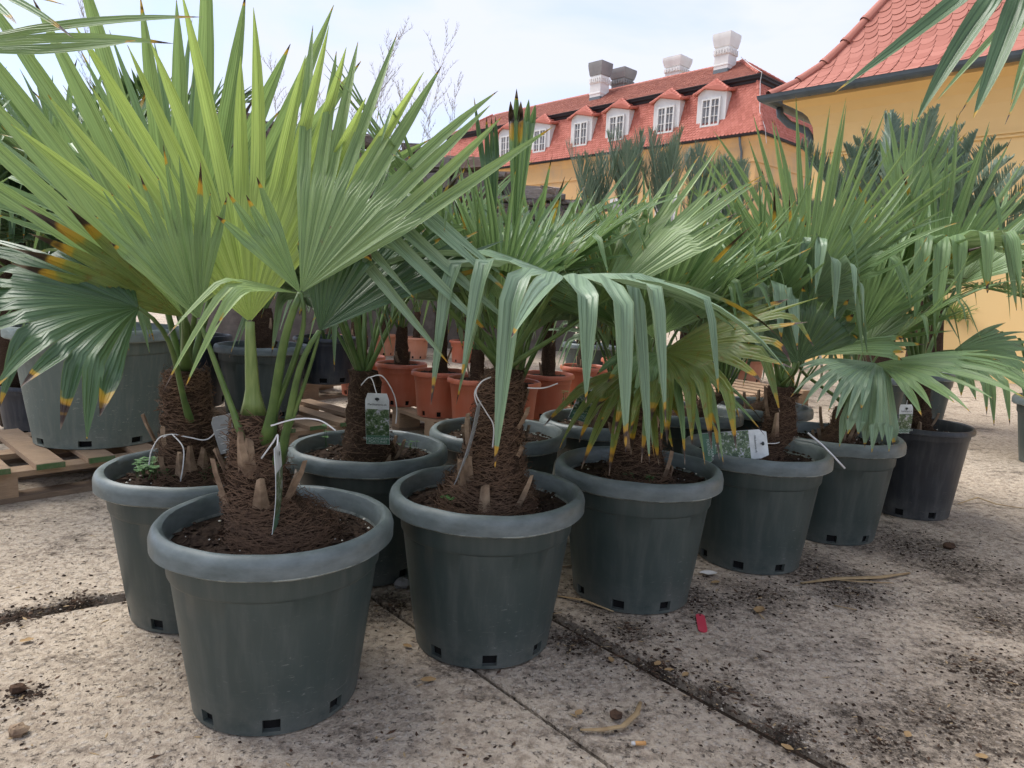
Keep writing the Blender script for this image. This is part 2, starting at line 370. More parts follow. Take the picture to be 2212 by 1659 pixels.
M['dirt'] = simple('joint_dirt', (.075, .055, .040), .98, (.040, .030, .022), 40, .9, .1)

# ------------------------------------------------------------------ ground: dirt sheet, concrete slabs with open joints
g = MB(); S = 400
g.add([(-S,-S,-.03),(S,-S,-.03),(S,S,-.03),(-S,S,-.03)], [(0,1,2,3)])
ground = tag(g.ob('ground', M['dirt']), kind='structure')
def slab(poly, mat, seed, z=0.0, rough_pts=()):
    rnd = random.Random(seed); pts = []
    n = len(poly)
    for i in range(n):
        a, b = V(poly[i]), V(poly[(i+1) % n]); d = (b - a).length
        k = max(2, min(240, int(d / .05))) if d < 14 else 90
        dirv = (b - a).normalized(); nn = V((-dirv.y, dirv.x))
        for j in range(k):
            p = a + (b - a) * (j / k)
            q = noise.noise(V((p.x*9, p.y*9, seed))) * .012 + noise.noise(V((p.x*30, p.y*30, seed+5))) * .006
            if (p - V((0, 1.8))).length > 12: q = 0
            pts.append(p + nn * q)
    m = len(pts); cx = sum((p for p in pts), V((0, 0))) / m
    ins = []
    for i, p in enumerate(pts):
        t = (pts[(i+1) % m] - pts[i-1]).normalized(); ins.append(p + V((-t.y, t.x)) * .006)
    v = [V((p.x, p.y, -.05)) for p in pts] + [V((p.x, p.y, z-.006)) for p in pts] + [V((p.x, p.y, z)) for p in ins]
    f = []
    for i in range(m):
        c = (i+1) % m; f.append((i, c, m+c, m+i)); f.append((m+i, m+c, 2*m+c, 2*m+i))
    f.append(tuple(2*m+i for i in range(m)))
    return ob('concrete_slab', mesh('concrete_slab', v, f, mat), ground)
du = V((.655, -.7556)); dn = V((.7556, .655))            # along and across the strip between the slabs
A0 = V((-.27, 1.86)); B0 = V((.335, 1.705)); j1 = V((.826, .563)); j1n = V((-.563, .826)); J0 = V((-1.2, 1.825))
def isect(p, d, q, e):
    t = ((q - p).x * e.y - (q - p).y * e.x) / (d.x * e.y - d.y * e.x); return p + d * t
X1 = isect(A0, du, J0, j1)
gj = .012
slab([X1 + j1n*-.035 - dn*gj, X1 - j1*40 + j1n*-.035, X1 - j1*40 - j1n*45, X1 + du*45 - dn*gj], M['concrete'], 1)
slab([X1 + j1n*.03 - dn*gj, X1 - du*60 - dn*gj, X1 - du*60 - j1*45, X1 - j1*40 + j1n*.03], M['concrete2'], 2)
slab([A0 + du*45 + dn*.004, B0 + du*45 - dn*.03, B0 - du*60 - dn*.03, A0 - du*60 + dn*.004], M['concrete'], 3, -.004)
slab([B0 + du*45 + dn*.012, B0 + du*45 + dn*90, B0 - du*80 + dn*90, B0 - du*80 + dn*.012], M['concrete2'], 4)

# ------------------------------------------------------------------ palm leaves
DOWN = V((0, 0, -1))
def fan_mesh(name, hub, axis, normal, Ln, span, n, mat, seed, split=.48, droop=.35, kinkp=0.0, kinkr=(.5, .75), kinks=2.6, fall=DOWN, brown=(.02, .12), bprob=.5, fold=.32, cup=.12, side_len=.68, tone=.5, rot=0.0, taper=1.7, trunc=0.0, longbrown=0.03, jit=1.0, kw=None, org=V((0, 0, 0))):
    rnd = random.Random(seed)
    a = axis.normalized(); nn = (normal - a * normal.dot(a)).normalized(); s = nn.cross(a)
    half = R(span) / 2; dphi = R(span) / n
    MS, MT = 5, 7                                       # rows of the joined part, rows of the free part
    seg = []
    for i in range(n):
        ph = -half + dphi * (i + .5) + R(rot) + rnd.gauss(0, .10) * dphi; x = (i + .5) / n * 2 - 1
        Li = Ln * (1 - (1 - side_len) * abs(x) ** 2.2) * rnd.uniform(.84, 1.05)
        if rnd.random() < trunc: Li *= rnd.uniform(.6, .85)
        kp = kinkp if kw is None else kinkp * kw(x)
        kr = rnd.uniform(*kinkr) if rnd.random() < kp else None
        d0 = (a * math.cos(ph) + s * math.sin(ph) + nn * (cup * (abs(math.sin(ph / 1.0))) + rnd.gauss(0, .02))).normalized()
        dr = droop * (1 + .35 * math.sin(ph * 2.3 + seed)) ; drf = dr * rnd.uniform(.7, 1.5)
        sid = nn.cross(d0).normalized(); tw = rnd.gauss(0, .25)
        wob = rnd.gauss(0, .05)
        br = (rnd.uniform(*brown) if rnd.random() < bprob else .012)
        if rnd.random() < longbrown: br = rnd.uniform(.15, .38)
        seg.append(dict(ja=rnd.gauss(0, .30) * dphi * 1.4 * jit, jn=rnd.gauss(0, .11) * jit, L=Li, d=d0, kr=kr, dr=dr, drf=drf, tw=tw, wob=wob, br=br, rnd=min(1, max(0, rnd.gauss(tone, .30))), ks=kinks * rnd.uniform(.7, 1.3)))
    rs = split * Ln
    def curve(g):
        rad = [rs * k / MS for k in range(MS + 1)]
        L2 = max(g['L'], rs * 1.15)
        rad += [rs + (L2 - rs) * (k / MT) for k in range(1, MT + 1)]
        p = V(hub) + g['d'] * .004; out = []; d = g['d'].copy(); sid = nn.cross(d).normalized(); last = 0
        for k, r in enumerate(rad):
            t = r / Ln
            bend = g['dr'] * t * t if k <= MS else g['drf'] * t * t
            if g['kr'] and t > g['kr']:
                bend += g['ks'] * min(1, (t - g['kr']) / .13)
                if k <= MS: bend *= .45
            dd = (g['d'] + fall * bend + (sid * (g['wob'] * t + g['ja'] * (r - rs) / (L2 - rs)) + nn * (g['jn'] * (r - rs) / (L2 - rs)) if k > MS else V((0, 0, 0)))).normalized()
            if k: p = p + dd * (r - last)
            last = r
            sd = sid - dd * sid.dot(dd); sid = sd.normalized() if sd.length > 1e-4 else sid
            out.append((p.copy(), dd, sid.copy(), r))
        return out
    C = [curve(g) for g in seg]
    mb = MB()
    for i in range(n):
        g = seg[i]; c = C[i]; rows = len(c); Lr = c[-1][3]
        ksl = rnd.choice((MS-1, MS, MS, MS)); ksr = MS
        le = []; re_ = []; mi_ = []
        ws = None
        for k in range(rows):
            p, d, sd, r = c[k]; nrm = d.cross(sd) * -1
            if nrm.dot(nn) < 0 and k <= MS: nrm = -nrm
            hw = r * math.tan(dphi / 2) * 1.02 + .0012
            if k <= MS:
                lp = (C[i-1][k][0] + p) * .5 if i > 0 else p - sd * hw
                rp_ = (C[i+1][k][0] + p) * .5 if i < n-1 else p + sd * hw
                if (C[i-1][k][0] - p).length > hw * 6: lp = p - sd * hw
                if i < n-1 and (C[i+1][k][0] - p).length > hw * 6: rp_ = p + sd * hw
                ws = hw; m = p + nrm * (hw * fold * 1.3)
            else:
                u = (r - rs) / (Lr - rs); wv = ws * (1.06 - .06*u) * max(.03, (1 - u ** taper))
                cs = math.cos(g['tw'] * u); sn = math.sin(g['tw'] * u)
                ax = sd * cs + nrm * sn
                lp = p - ax * wv; rp_ = p + ax * wv; m = p + nrm * (wv * fold * 1.6)
            le.append(lp); re_.append(rp_); mi_.append(m)
        b = len(mb.v); vs = []; lf = []
        for k in range(rows):
            t = c[k][3] / Lr
            for q, e in ((le[k], 0.0), (mi_[k], .5), (mi_[k], .5), (re_[k], 1.0)):
                vs.append(q - org); lf.append((g['rnd'], t, g['br'], e))
        fs = []
        for k in range(rows - 1):
            o = 4 * k; fs.append((o, o+1, o+5, o+4)); fs.append((o+2, o+3, o+7, o+6))
        mb.add(vs, fs, 0, lf)
    return mb.mesh(name, mat, True)
def petiole_mesh(p0, p1, d1, r0=.011, r1=.0055, mat=None, sag=.0, org=V((0, 0, 0)), base=True):
    p0 = V(p0) - org; p1 = V(p1) - org; n = 9; Lq = (p1 - p0).length
    pts = []
    c1 = p0 + (p1 - p0) * .45 + V((0, 0, 1)) * Lq * sag; c2 = p1 - d1.normalized() * Lq * .28
    for i in range(n + 1):
        t = i / n; u = 1 - t
        pts.append(p0 * u**3 + c1 * (3*u*u*t) + c2 * (3*u*t*t) + p1 * t**3)
    rad = [r0 * (1.7 if (base and i == 0) else 1.3 if (base and i == 1) else 1) * (1 - i/n) + r1 * (i/n) for i in range(n+1)]
    m = MB(); m.tube(pts, rad, 7, flat=.72); return m.mesh('petiole', mat or M['petiole'], True)

# pool of shared leaves in a palm's own frame: crown at the origin, leaf reaching out along +X
POOL = {}
def pool(cls, mat='leaf', nvar=3):
    key = (cls, mat)
    if key in POOL: return POOL[key]
    out = []
    for k in range(nvar):
        sd = hash((len(cls) * 131 + sum(map(ord, cls + mat)), k)) % 9973; rnd = random.Random(sd)
        if cls == 'spear': e, Lp, Ln, span, dr, kp, n = 84, .22, .46, 20, .03, 0, 7
        if cls == 'up':    e, Lp, Ln, span, dr, kp, n = 76, .30, .52, 110, .10, .08, 20
        if cls == 'mid':   e, Lp, Ln, span, dr, kp, n = 60, .34, .52, 160, .28, .40, 24
        if cls == 'low':   e, Lp, Ln, span, dr, kp, n = 30, .33, .48, 200, .7, .6, 22
        if cls == 'hang':  e, Lp, Ln, span, dr, kp, n = -8, .28, .40, 190, 1.0, .6, 20
        e += rnd.uniform(-6, 6); Lp *= rnd.uniform(.85, 1.15)
        pd = V((math.cos(R(e)), rnd.uniform(-.05, .05), math.sin(R(e))))
        hub = pd * Lp + V((0, 0, -.05 * Lp * math.cos(R(e))))
        be = e - rnd.uniform(0, 20); ax = V((math.cos(R(be)), rnd.uniform(-.15, .15), math.sin(R(be)))); nn = V((-math.sin(R(be)), rnd.uniform(-.25, .25), math.cos(R(be))))
        bl = fan_mesh('leaf_blade', hub, ax, nn, Ln, span, n, M[mat], sd, droop=dr, kinkp=kp, kinkr=(.36, .8), cup=.1, split=.33, taper=2.4, jit=1.8, tone=rnd.uniform(.3, .7), bprob=.7, brown=(.02, .09))
        pt = petiole_mesh(V((0, 0, -.03)), hub, ax, .010, .005)
        out.append((bl, pt))
    POOL[key] = out; return out
def add_leaf(parent, crown, cls, az, sc_=1.0, mat='leaf', k=0, tilt=0):
    bl, pt = pool(cls, mat)[k % 3]
    o = ob('leaf', bl, parent, crown, (R(tilt), 0, R(az)), sc_); ob('petiole', pt, o); return o
def hero_leaf(parent, crown, hubp, tipp, normal, span, n, mat, seed, org, pmat=None, sag=0, r0=.010, axis=None, Ln=None, **k):
    ax = axis if axis is not None else (tipp - hubp); Ln = Ln or ax.length
    me = fan_mesh('leaf_blade', hubp, ax, normal, Ln, span, n, M[mat], seed, org=org, **k)
    o = ob('leaf', me, parent)
    ob('petiole', petiole_mesh(crown, hubp, ax.normalized()*.6 + (hubp-crown).normalized()*.4, r0, r0*.55, pmat, sag, org), o); return o

# pinnate fronds (date palms, cycads)
def frond_mesh(name, Lr, elev, curl, nl, ll, mat, seed, width=.008, angle=55, vee=.35, stiff=True):
    rnd = random.Random(seed); mb = MB(); p = V((0, 0, 0)); e = R(elev); pts = []; N = 14
    for i in range(N + 1):
        pts.append(p.copy()); p = p + V((math.cos(e), 0, math.sin(e))) * (Lr / N); e -= R(curl) / N * (.3 + 1.4 * i / N)
    mb.tube(pts, [.011 * (1 - .8 * i / N) for i in range(N+1)], 4, lf=lambda t: (.8, .1, .01, .3))
    for i in range(nl):
        t = .10 + .90 * i / (nl - 1); x = t * N; k = min(N-1, int(x)); q = pts[k].lerp(pts[k+1], x - k); d = (pts[k+1] - pts[k]).normalized()
        upv = V((-d.z, 0, d.x))
        l = ll * (math.sin(math.pi * min(1, .16 + .86 * t)) ** .6 + .12) * rnd.uniform(.88, 1.1)
        for s in (-1, 1):
            an = R(angle * (1 - .45 * t) + rnd.uniform(-6, 6)); out = (d * math.cos(an) + V((0, s, 0)) * math.sin(an) + upv * vee * rnd.uniform(.6, 1.3)).normalized()
            wv = out.cross(upv).normalized() * width; nrm = out.cross(wv).normalized()
            c = rnd.random(); dr = rnd.uniform(.02, .12) * l
            v = [q - wv*.5, q + wv*.5, q + out*l*.5 + wv - V((0,0,dr*.2)), q + out*l*.5 - wv - V((0,0,dr*.2)), q + out*l - V((0,0,dr))]
            br = .03 if rnd.random() < .6 else .1
            mb.add(v, [(0,1,2,3),(3,2,4)], 0, [(c, 0, br, .2), (c, 0, br, .7), (c, .5, br, .7), (c, .5, br, .2), (c, 1, br, .5)])
    return mb.mesh(name, mat, False)
FPOOL = {}
def fronds(key, *a, nvar=3, **k):
    if key not in FPOOL: FPOOL[key] = [frond_mesh('frond', *a, seed=17 * j + len(key), **k) for j in range(nvar)]
    return FPOOL[key]

# ------------------------------------------------------------------ pots
def pot_mesh(name, Rr, H, rb, mat, lip=.045, seg=96, holes=8, hole_seg=3, ribs=True, soft=.006):
    t = lip / .045; col0 = H - .048*t - .055*t
    rc = rb + (Rr - .036*t - rb) * .97
    prof = [(rb*.3, .012), (rb - .012, .012), (rb - .006, .001), (rb, .004), (rb + .0005, .012), (rb + .004, .040), (rb + (rc-rb)*.4, col0*.4), (rb + (rc-rb)*.8, col0*.8), (rc, col0 - .002), (rc + .004*t, col0 + .001), (rc + .0065*t, col0 + .006), (rc + .010*t, H - .050*t),
            (Rr - .006, H - .0495*t), (Rr, H - .045*t), (Rr + .0005, H - .022*t), (Rr - .003, H - .010*t), (Rr - .010*t, H - .002*t), (Rr - .018*t, H), (Rr - .026*t, H - .004*t), (Rr - .031*t, H - .016*t), (Rr - .036*t, H - .06*t), (Rr - .046*t, H - .16*t)]
    def fn(i, r, z, a):
        if ribs and 4 <= i <= 8:
            q = (a * 6 / (2*math.pi)) % 1.0; d = abs(q - .5) * 2
            r += .0022 * max(0, 1 - abs(d - .78) / .06) if i > 4 else 0
            r += .0016 * (1 if d > .78 else 0)
        r += .0012 * math.sin(2*a + H*10) + .0007 * math.sin(5*a + 1)
        if 12 <= i <= 17: z += .0012 * math.sin(3*a + 2) + .0006 * math.sin(11*a)
        return r, z
    mb = MB(); mb.lathe(prof, seg, 0, fn)
    nf = []; nm = []
    for fi, (f, m) in enumerate(zip(mb.f, mb.m)):
        row, j = divmod(fi, seg)
        if row == 4 and holes and ((j % (seg // holes)) < hole_seg):
            continue
        nf.append(f); nm.append(m)
    mb.f, mb.m = nf, nm
    if holes:
        for h in range(holes):
            j0 = h * (seg // holes); j1_ = (j0 + hole_seg) % seg
            b = lambda row, j: mb.v[row*seg + (j % seg)]
            inn = lambda p: V((p.x*.94, p.y*.94, p.z))
            lo = [b(4, j0+q) for q in range(hole_seg+1)]; hi = [b(5, j0+q) for q in range(hole_seg+1)]
            vs = lo + [inn(p) for p in lo]; n = hole_seg+1
            mb.add(vs, [(q, q+1, n+q+1, n+q) for q in range(hole_seg)], 0)
            vs = hi + [inn(p) for p in hi]
            mb.add(vs, [(n+q, n+q+1, q+1, q) for q in range(hole_seg)], 0)
            mb.add([lo[0], hi[0], inn(hi[0]), inn(lo[0])], [(0,1,2,3)], 0); mb.add([lo[-1], hi[-1], inn(hi[-1]), inn(lo[-1])], [(3,2,1,0)], 0)
    mb.lathe([(rb*.93, .006), (rb*.945, .05)], 48, 1)
    me = mb.mesh(name, [mat, M['inside']], True); return sharp(me, 42)
def soil_mesh(r, seed, hump=.012):
    v = [V((0, 0, hump))]; rings = 16; seg = 56
    for i in range(1, rings+1):
        rr = r * i / rings
        for j in range(seg):
            a = 2*math.pi*j/seg; x, y = rr*math.cos(a), rr*math.sin(a)
            z = hump * (1 - (i/rings)**2) + (noise.noise(V((x*45, y*45, seed))) * .008 + noise.noise(V((x*16, y*16, seed+3))) * .012 + noise.noise(V((x*110, y*110, seed))) * .004) * (1 if i < rings else .2)
            v.append(V((x, y, z)))
    f = [(0, 1+j, 1+(j+1) % seg) for j in range(seg)]
    for i in range(rings-1):
        for j in range(seg):
            a = 1+i*seg; c = (j+1) % seg; f.append((a+j, a+seg+j, a+seg+c, a+c))
    return mesh('soil', v, f, M['soil'])
def grains(name, spots, mat, rnd, flat=.7, elong=1.0):
    mb = MB()
    for (p, s) in spots:
        a = rnd.uniform(0, 6.28); el = rnd.uniform(1, elong) if elong > 1 else 1
        ca, sa = math.cos(a), math.sin(a)
        pts = []
        for dx, dy, dz in ((1,0,0),(0,1,0),(-1,0,0),(0,-1,0),(0,0,flat),(0,0,-flat)):
            dx *= el * rnd.uniform(.7, 1.2); dy *= rnd.uniform(.7, 1.2); dz *= rnd.uniform(.7, 1.2)
            pts.append(V(p) + V((dx*ca - dy*sa, dx*sa + dy*ca, dz)) * s)
        mb.add(pts, [(0,1,4),(1,2,4),(2,3,4),(3,0,4),(1,0,5),(2,1,5),(3,2,5),(0,3,5)])
    return mb.mesh(name, mat)
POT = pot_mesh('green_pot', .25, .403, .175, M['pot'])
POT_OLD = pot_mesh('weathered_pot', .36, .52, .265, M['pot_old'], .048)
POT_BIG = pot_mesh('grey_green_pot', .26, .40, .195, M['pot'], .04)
POT_BLACK = pot_mesh('black_pot', .225, .40, .165, M['pot_black'], .022, ribs=False)
POT_NAVY = pot_mesh('navy_pot', .20, .28, .155, M['pot_navy'], .022, ribs=False, seg=64)
POT_TC = pot_mesh('terracotta_pot', .165, .27, .125, M['terracotta'], .026, seg=64, holes=8, hole_seg=2, ribs=False)
POT_PEACH = pot_mesh('pale_terracotta_pot', .165, .27, .125, M['peach'], .026, seg=64, holes=8, hole_seg=2, ribs=False)
SOILS = [soil_mesh(.2145, s) for s in (1, 2, 3)]
rg = random.Random(5)
def perlite(seed, r=.2):
    q = random.Random(seed); sp = []
    for _ in range(34):
        a = q.uniform(0, 6.28); rr = r * math.sqrt(q.random()); sp.append(((rr*math.cos(a), rr*math.sin(a), .013), q.choice((.0016, .002, .0028, .0042))))
    return grains('perlite', sp, M['perlite'], q, .8)
PERL = [perlite(i) for i in range(3)]
def crumbs_mesh(seed, r=.2):
    q = random.Random(seed); sp = []
    for _ in range(420):
        a = q.uniform(0, 6.28); rr = r * math.sqrt(q.random()); sp.append(((rr*math.cos(a), rr*math.sin(a), .008 + q.uniform(-.004, .008)), q.uniform(.002, .008)))
    return grains('soil_crumbs', sp, M['soil'], q, .7, 2.2)
CRUMB = [crumbs_mesh(40+i) for i in range(3)]

def trunk(parent, pts, rads, seed, org, stubs=6, fibres=900, detail=True):
    """fibrous trunk following pts (world), with cut leaf bases and loose fibre"""
    rnd = random.Random(seed); pts = [V(p) - org for p in pts]
    # resample
    N = 26; P = []; Rd = []
    for i in range(N + 1):
        x = i / N * (len(pts) - 1); k = min(len(pts) - 2, int(x)); t = x - k; P.append(pts[k].lerp(pts[k+1], t)); Rd.append(rads[k] + (rads[k+1] - rads[k]) * t)
    K = 28; v = []; f = []
    for i, p in enumerate(P):
        for j in range(K):
            a = 2*math.pi*j/K
            q = noise.noise(V((math.cos(a)*2.2, math.sin(a)*2.2, p.z*26 + seed))) * .16 + noise.noise(V((math.cos(a)*6, math.sin(a)*6, p.z*70 + seed))) * .10
            stp = ((i * 1.0 + 3.2*j/K) % 3) / 3
            r = Rd[i] * (1 + q * 1.2 - .05 * stp)
            v.append(p + V((r*math.cos(a), r*math.sin(a), 0)))
    for i in range(N):
        for j in range(K):
            c = (j+1) % K; f.append((i*K+j, i*K+c, (i+1)*K+c, (i+1)*K+j))
    f.append(tuple(N*K+j for j in range(K)))
    tr = ob('trunk', mesh('trunk', v, f, M['bark'], True), parent)
    for s in range(stubs):
        i = int(N * rnd.uniform(.04, .72)); a = rnd.uniform(math.pi*1.02, math.pi*1.98) if s % 4 else rnd.uniform(0, math.pi); d = V((math.cos(a), math.sin(a), 0))
        b = P[i] + d * Rd[i] * .86; ln = rnd.uniform(.045, .115); lean = rnd.uniform(.05, .5)
        m = MB(); dirv = (V((0, 0, 1)) + d * lean).normalized(); sd = d.cross(V((0, 0, 1)))
        w0, w1, th = rnd.uniform(.013, .020), rnd.uniform(.005, .010), .007
        vs = []
        for t in (0, .35, .75, 1):
            c = b + dirv * ln * t + d * .004 * math.sin(t*3); ww = w0 + (w1 - w0) * t
            tz = [rnd.uniform(-.006, .006) if t == 1 else 0 for _ in range(4)]
            vs += [c - sd*ww + V((0,0,tz[0])), c + d*th*1.1 + V((0,0,tz[1])), c + sd*ww + V((0,0,tz[2])), c - d*th*.5]
        fs = []
        for k in range(3):
            for j in range(4): c = (j+1) % 4; fs.append((k*4+j, k*4+c, k*4+4+c, k*4+4+j))
        fs.append((12, 13, 14, 15)); m.add(vs, fs); m.ob('leaf_stub', M['stub'], tr)
    if fibres:
        m = MB()
        for s in range(fibres):
            i = int(N * rnd.random() ** 1.4); a = rnd.uniform(0, 6.28); z = rnd.uniform(-.01, .01); da = rnd.gauss(0, .55); cr = []
            n = 4; r0 = Rd[i] * rnd.uniform(.98, 1.10); dz = rnd.uniform(-.02, .03) if rnd.random() < .6 else rnd.uniform(-.05, .05)
            fly = rnd.random() < .16
            for k in range(n + 1):
                t = k / n; aa = a + da * t; rr = r0 + (.02 * t*t * rnd.random() if fly else .003 * math.sin(t*3.1))
                cr.append(P[i] + V((rr*math.cos(aa), rr*math.sin(aa), z + dz*t)))
            w_ = rnd.uniform(.0005, .0011); b = len(m.v)
            for k in range(n + 1): m.v += [cr[k] - V((0, 0, w_)), cr[k] + V((0, 0, w_))]
            for k in range(n): m.f.append((b+2*k, b+2*k+2, b+2*k+3, b+2*k+1)); m.m.append(0)
        tag(m.ob('fibre', M['fibre'], tr), kind='stuff')
    return tr

def potted(name, x, y, z0, potm, label, cat, group=None, rz=0, soil_z=.352, soil_s=1.0, seed=0, perl=True):
    e = empty(name, (x, y, z0), label, cat, group)
    ob('pot', potm, e, rot=(0, 0, rz))
    so = ob('soil', SOILS[seed % 3], e, (0, 0, soil_z), (0, 0, seed * 1.3), (soil_s, soil_s, 1))
    if perl:
        tag(ob('perlite', PERL[seed % 3], so), kind='stuff'); tag(ob('soil_crumbs', CRUMB[seed % 3], so), kind='stuff')
    return e

# ------------------------------------------------------------------ the yellow building close by
UD = V((.693, -.721, 0)); ND = V((.721, .693, 0)); UZ = V((0, 0, 1))
def frame(o): return lambda s, q, z: o + UD * s + ND * q + UZ * z
def quad_strip(mb, rows, m=0):
    n = len(rows[0]); b = len(mb.v)
    for r in rows: mb.v += [V(p) for p in r]
    for i in range(len(rows)-1):
        for j in range(n-1): mb.f.append((b+i*n+j, b+i*n+j+1, b+(i+1)*n+j+1, b+(i+1)*n+j)); mb.m.append(m)
def tile_shape(wd, ln, th, rnd_end=.5, k=6):
    """beaver-tail tile lying in XY, butt end at y=0 (rounded), head at y=ln"""
    out = [(-wd/2, ln), (-wd/2, rnd_end*wd)]
    for i in range(1, k): a = math.pi * (1 + i/k); out.append((wd/2*math.cos(a), rnd_end*wd + rnd_end*wd*math.sin(a)))
    out += [(wd/2, rnd_end*wd), (wd/2, ln)]
    n = len(out); v = [V((x, y, th)) for x, y in out] + [V((x, y, 0)) for x, y in out]
    f = [tuple(range(n))] + [(i+1, i, n+i, n+i+1) for i in range(n-1)]
    return v, f
def near_house():
    P0 = at(1665, 208, 11.0); EZ = P0.z; o = V((P0.x, P0.y, 0)); W = frame(o)
    h = empty('yellow_house', o, 'yellow plastered house with curved red tiled roof and grey gutter', 'house')
    inv = -o
    LN, DP = 14.0, 9.0; ins = .50
    m = MB()
    # walls as one closed shell
    c = [W(ins, ins, 0), W(LN, ins, 0), W(LN, DP, 0), W(ins, DP, 0)]
    m.add([p + inv for p in c] + [p + inv + UZ*(EZ-.30) for p in c], [(0,1,5,4),(1,2,6,5),(2,3,7,6),(3,0,4,7),(4,5,6,7)])
    m.ob('wall', M['plaster'], h)
    # coved cornice and string mouldings along front and left side
    prof = [(ins-.004, EZ-.86), (ins-.035, EZ-.855), (ins-.035, EZ-.835), (ins-.018, EZ-.83), (ins-.018, EZ-.815), (ins-.045, EZ-.81), (ins-.045, EZ-.785), (ins-.01, EZ-.78), (ins-.012, EZ-.60), (ins-.035, EZ-.42), (ins-.10, EZ-.27), (ins-.21, EZ-.16), (ins-.34, EZ-.10), (ins-.37, EZ-.095), (ins-.37, EZ-.05), (ins+.2, EZ-.05)]
    m = MB(); rows = []
    for q, z in prof: rows.append([W(q, DP, z) + inv, W(q, q, z) + inv, W(LN, q, z) + inv])
    quad_strip(m, rows); m.ob('cornice', M['plaster'], h)
    # roof deck profile: flared foot, steep above
    rp_ = [(0, 0)]; ang = 34.0; d = 0
    while d < 5.2:
        st = .12; a = R(34 + 26 * min(1, d / .95)); q, z = rp_[-1]; rp_.append((q + st*math.cos(a), z + st*math.sin(a))); d += st
    m = MB(); rows = []
    for q, z in rp_: rows.append([W(q, DP-1.0, EZ + z - .02) + inv, W(q, q, EZ + z - .02) + inv, W(LN, q, EZ + z - .02) + inv])
    quad_strip(m, rows); roof = m.ob('roof', M['tile'], h)
    # tiles, one by one, hung course by course
    wd, ex = .185, .12; tv, tf = tile_shape(wd - .006, .25, .016); tm = mesh('roof_tile', tv, tf, M['tile'])
    rnd = random.Random(8); cand = []; rest = MB()
    for k in range(len(rp_) - 2):
        q, z = rp_[k]; q2, z2 = rp_[k+2]; along = (ND * (q2 - q) + UZ * (z2 - z)).normalized(); nrm = UD.cross(along).normalized()
        if nrm.z < 0: nrm = -nrm
        s = q + .06 + (wd/2 if k % 2 else wd)
        while s < LN - .2:
            c = W(s, q, EZ + z) + nrm * (.022 + rnd.uniform(0, .004)) - along * .05 + inv
            yv = (along - nrm * .12).normalized(); Mx = Matrix((( UD.x, yv.x, nrm.x, c.x), (UD.y, yv.y, nrm.y, c.y), (UD.z, yv.z, nrm.z, c.z), (0,0,0,1))) @ Matrix.Rotation(rnd.gauss(0, .008), 4, 'Z')
            pw = c + o; dd = pw - V((0, 0, CAMH)); dep = dd.dot(fw); px_ = 1106 + F * dd.dot(rt) / dep; py_ = 829.5 - F * dd.dot(up) / dep
            vis = px_ < 2240 and py_ > -30
            cand.append((0 if vis else 1, dd.length, Mx)); s += wd
    cand.sort(key=lambda t: t[:2])
    for i, (a_, b_, Mx) in enumerate(cand):
        if i < 300: t_ = ob('roof_tile', tm, roof); t_.matrix_local = Mx
        else: rest.add([Mx @ p for p in tv], tf)
    tag(rest.ob('roof_tiles', M['tile'], roof), kind='stuff')
    # hip tiles
    hp = [(q, z) for q, z in rp_]
    for k in range(0, len(hp) - 3, 3):
        a = W(hp[k][0], hp[k][0], EZ + hp[k][1]) + inv; b = W(hp[k+3][0], hp[k+3][0], EZ + hp[k+3][1]) + inv
        d = (b - a).normalized(); sd = V((d.y, -d.x, 0)).normalized(); u = sd.cross(d) ; u = u if u.z > 0 else -u
        mm = MB(); vs = []
        for t, r in ((-.05, .115), (.06, .115), (.07, .105), (1.04, .085)):
            for j in range(9):
                an = -.5 + (math.pi + 1.0) * j / 8; vs.append(a + (b - a) * t + sd * (r * math.cos(an)) + u * (r * .8 * math.sin(an)))
        fs = []
        for i in range(3):
            for j in range(8): fs.append((i*9+j, i*9+j+1, (i+1)*9+j+1, (i+1)*9+j))
        mm.add(vs, fs); ob('hip_tile', sharp(mm.mesh('hip_tile', M['tile'], True)), roof)
    # gutter: half round, closed, with brackets, along front and left
    mm = MB(); gr = .085; gp = []
    for j in range(9): an = math.pi * (1 + j / 8); gp.append((-.06 + gr * math.cos(an), EZ - .02 + gr * math.sin(an)))
    gp += [(-.06 + gr, EZ - .012), (-.06 + gr - .012, EZ - .02)]
    gp = [(-.06-gr+.012, EZ-.012), (-.06 - gr - .006, EZ - .006)] + gp
    quad_strip(mm, [[W(q, DP-1, z) + inv, W(q, q, z) + inv, W(LN, q, z) + inv] for q, z in gp]); gut = mm.ob('gutter', M['gutter'], h)
    s = .6
    while s < LN:
        b = MB(); quad_strip(b, [[W(s, q - .004, z - .004) + inv, W(s + .025, q - .004, z - .004) + inv] for q, z in gp[2:11]]); b.ob('gutter_bracket', M['gutter'], gut); s += .62
    # rain pipe swinging in from the gutter corner
    pp = [W(.25, -.05, EZ - .1), W(.28, -.02, EZ - .2), W(.36, .2, EZ - .32), W(.42, .36, EZ - .42), W(.43, .42, EZ - .6)]
    pp = [W(-.02, .35, EZ-.1), W(-.01, .36, EZ-.2), W(.12, .42, EZ-.34), W(.34, .52, EZ-.44), W(.43, .56, EZ-.58), W(.435, .56, EZ-1.2), W(.435, .56, 0.1)]
    mm = MB(); mm.tube([p + inv for p in pp], .055, 10); mm.ob('rain_pipe', M['gutter'], h, True)
near_house()

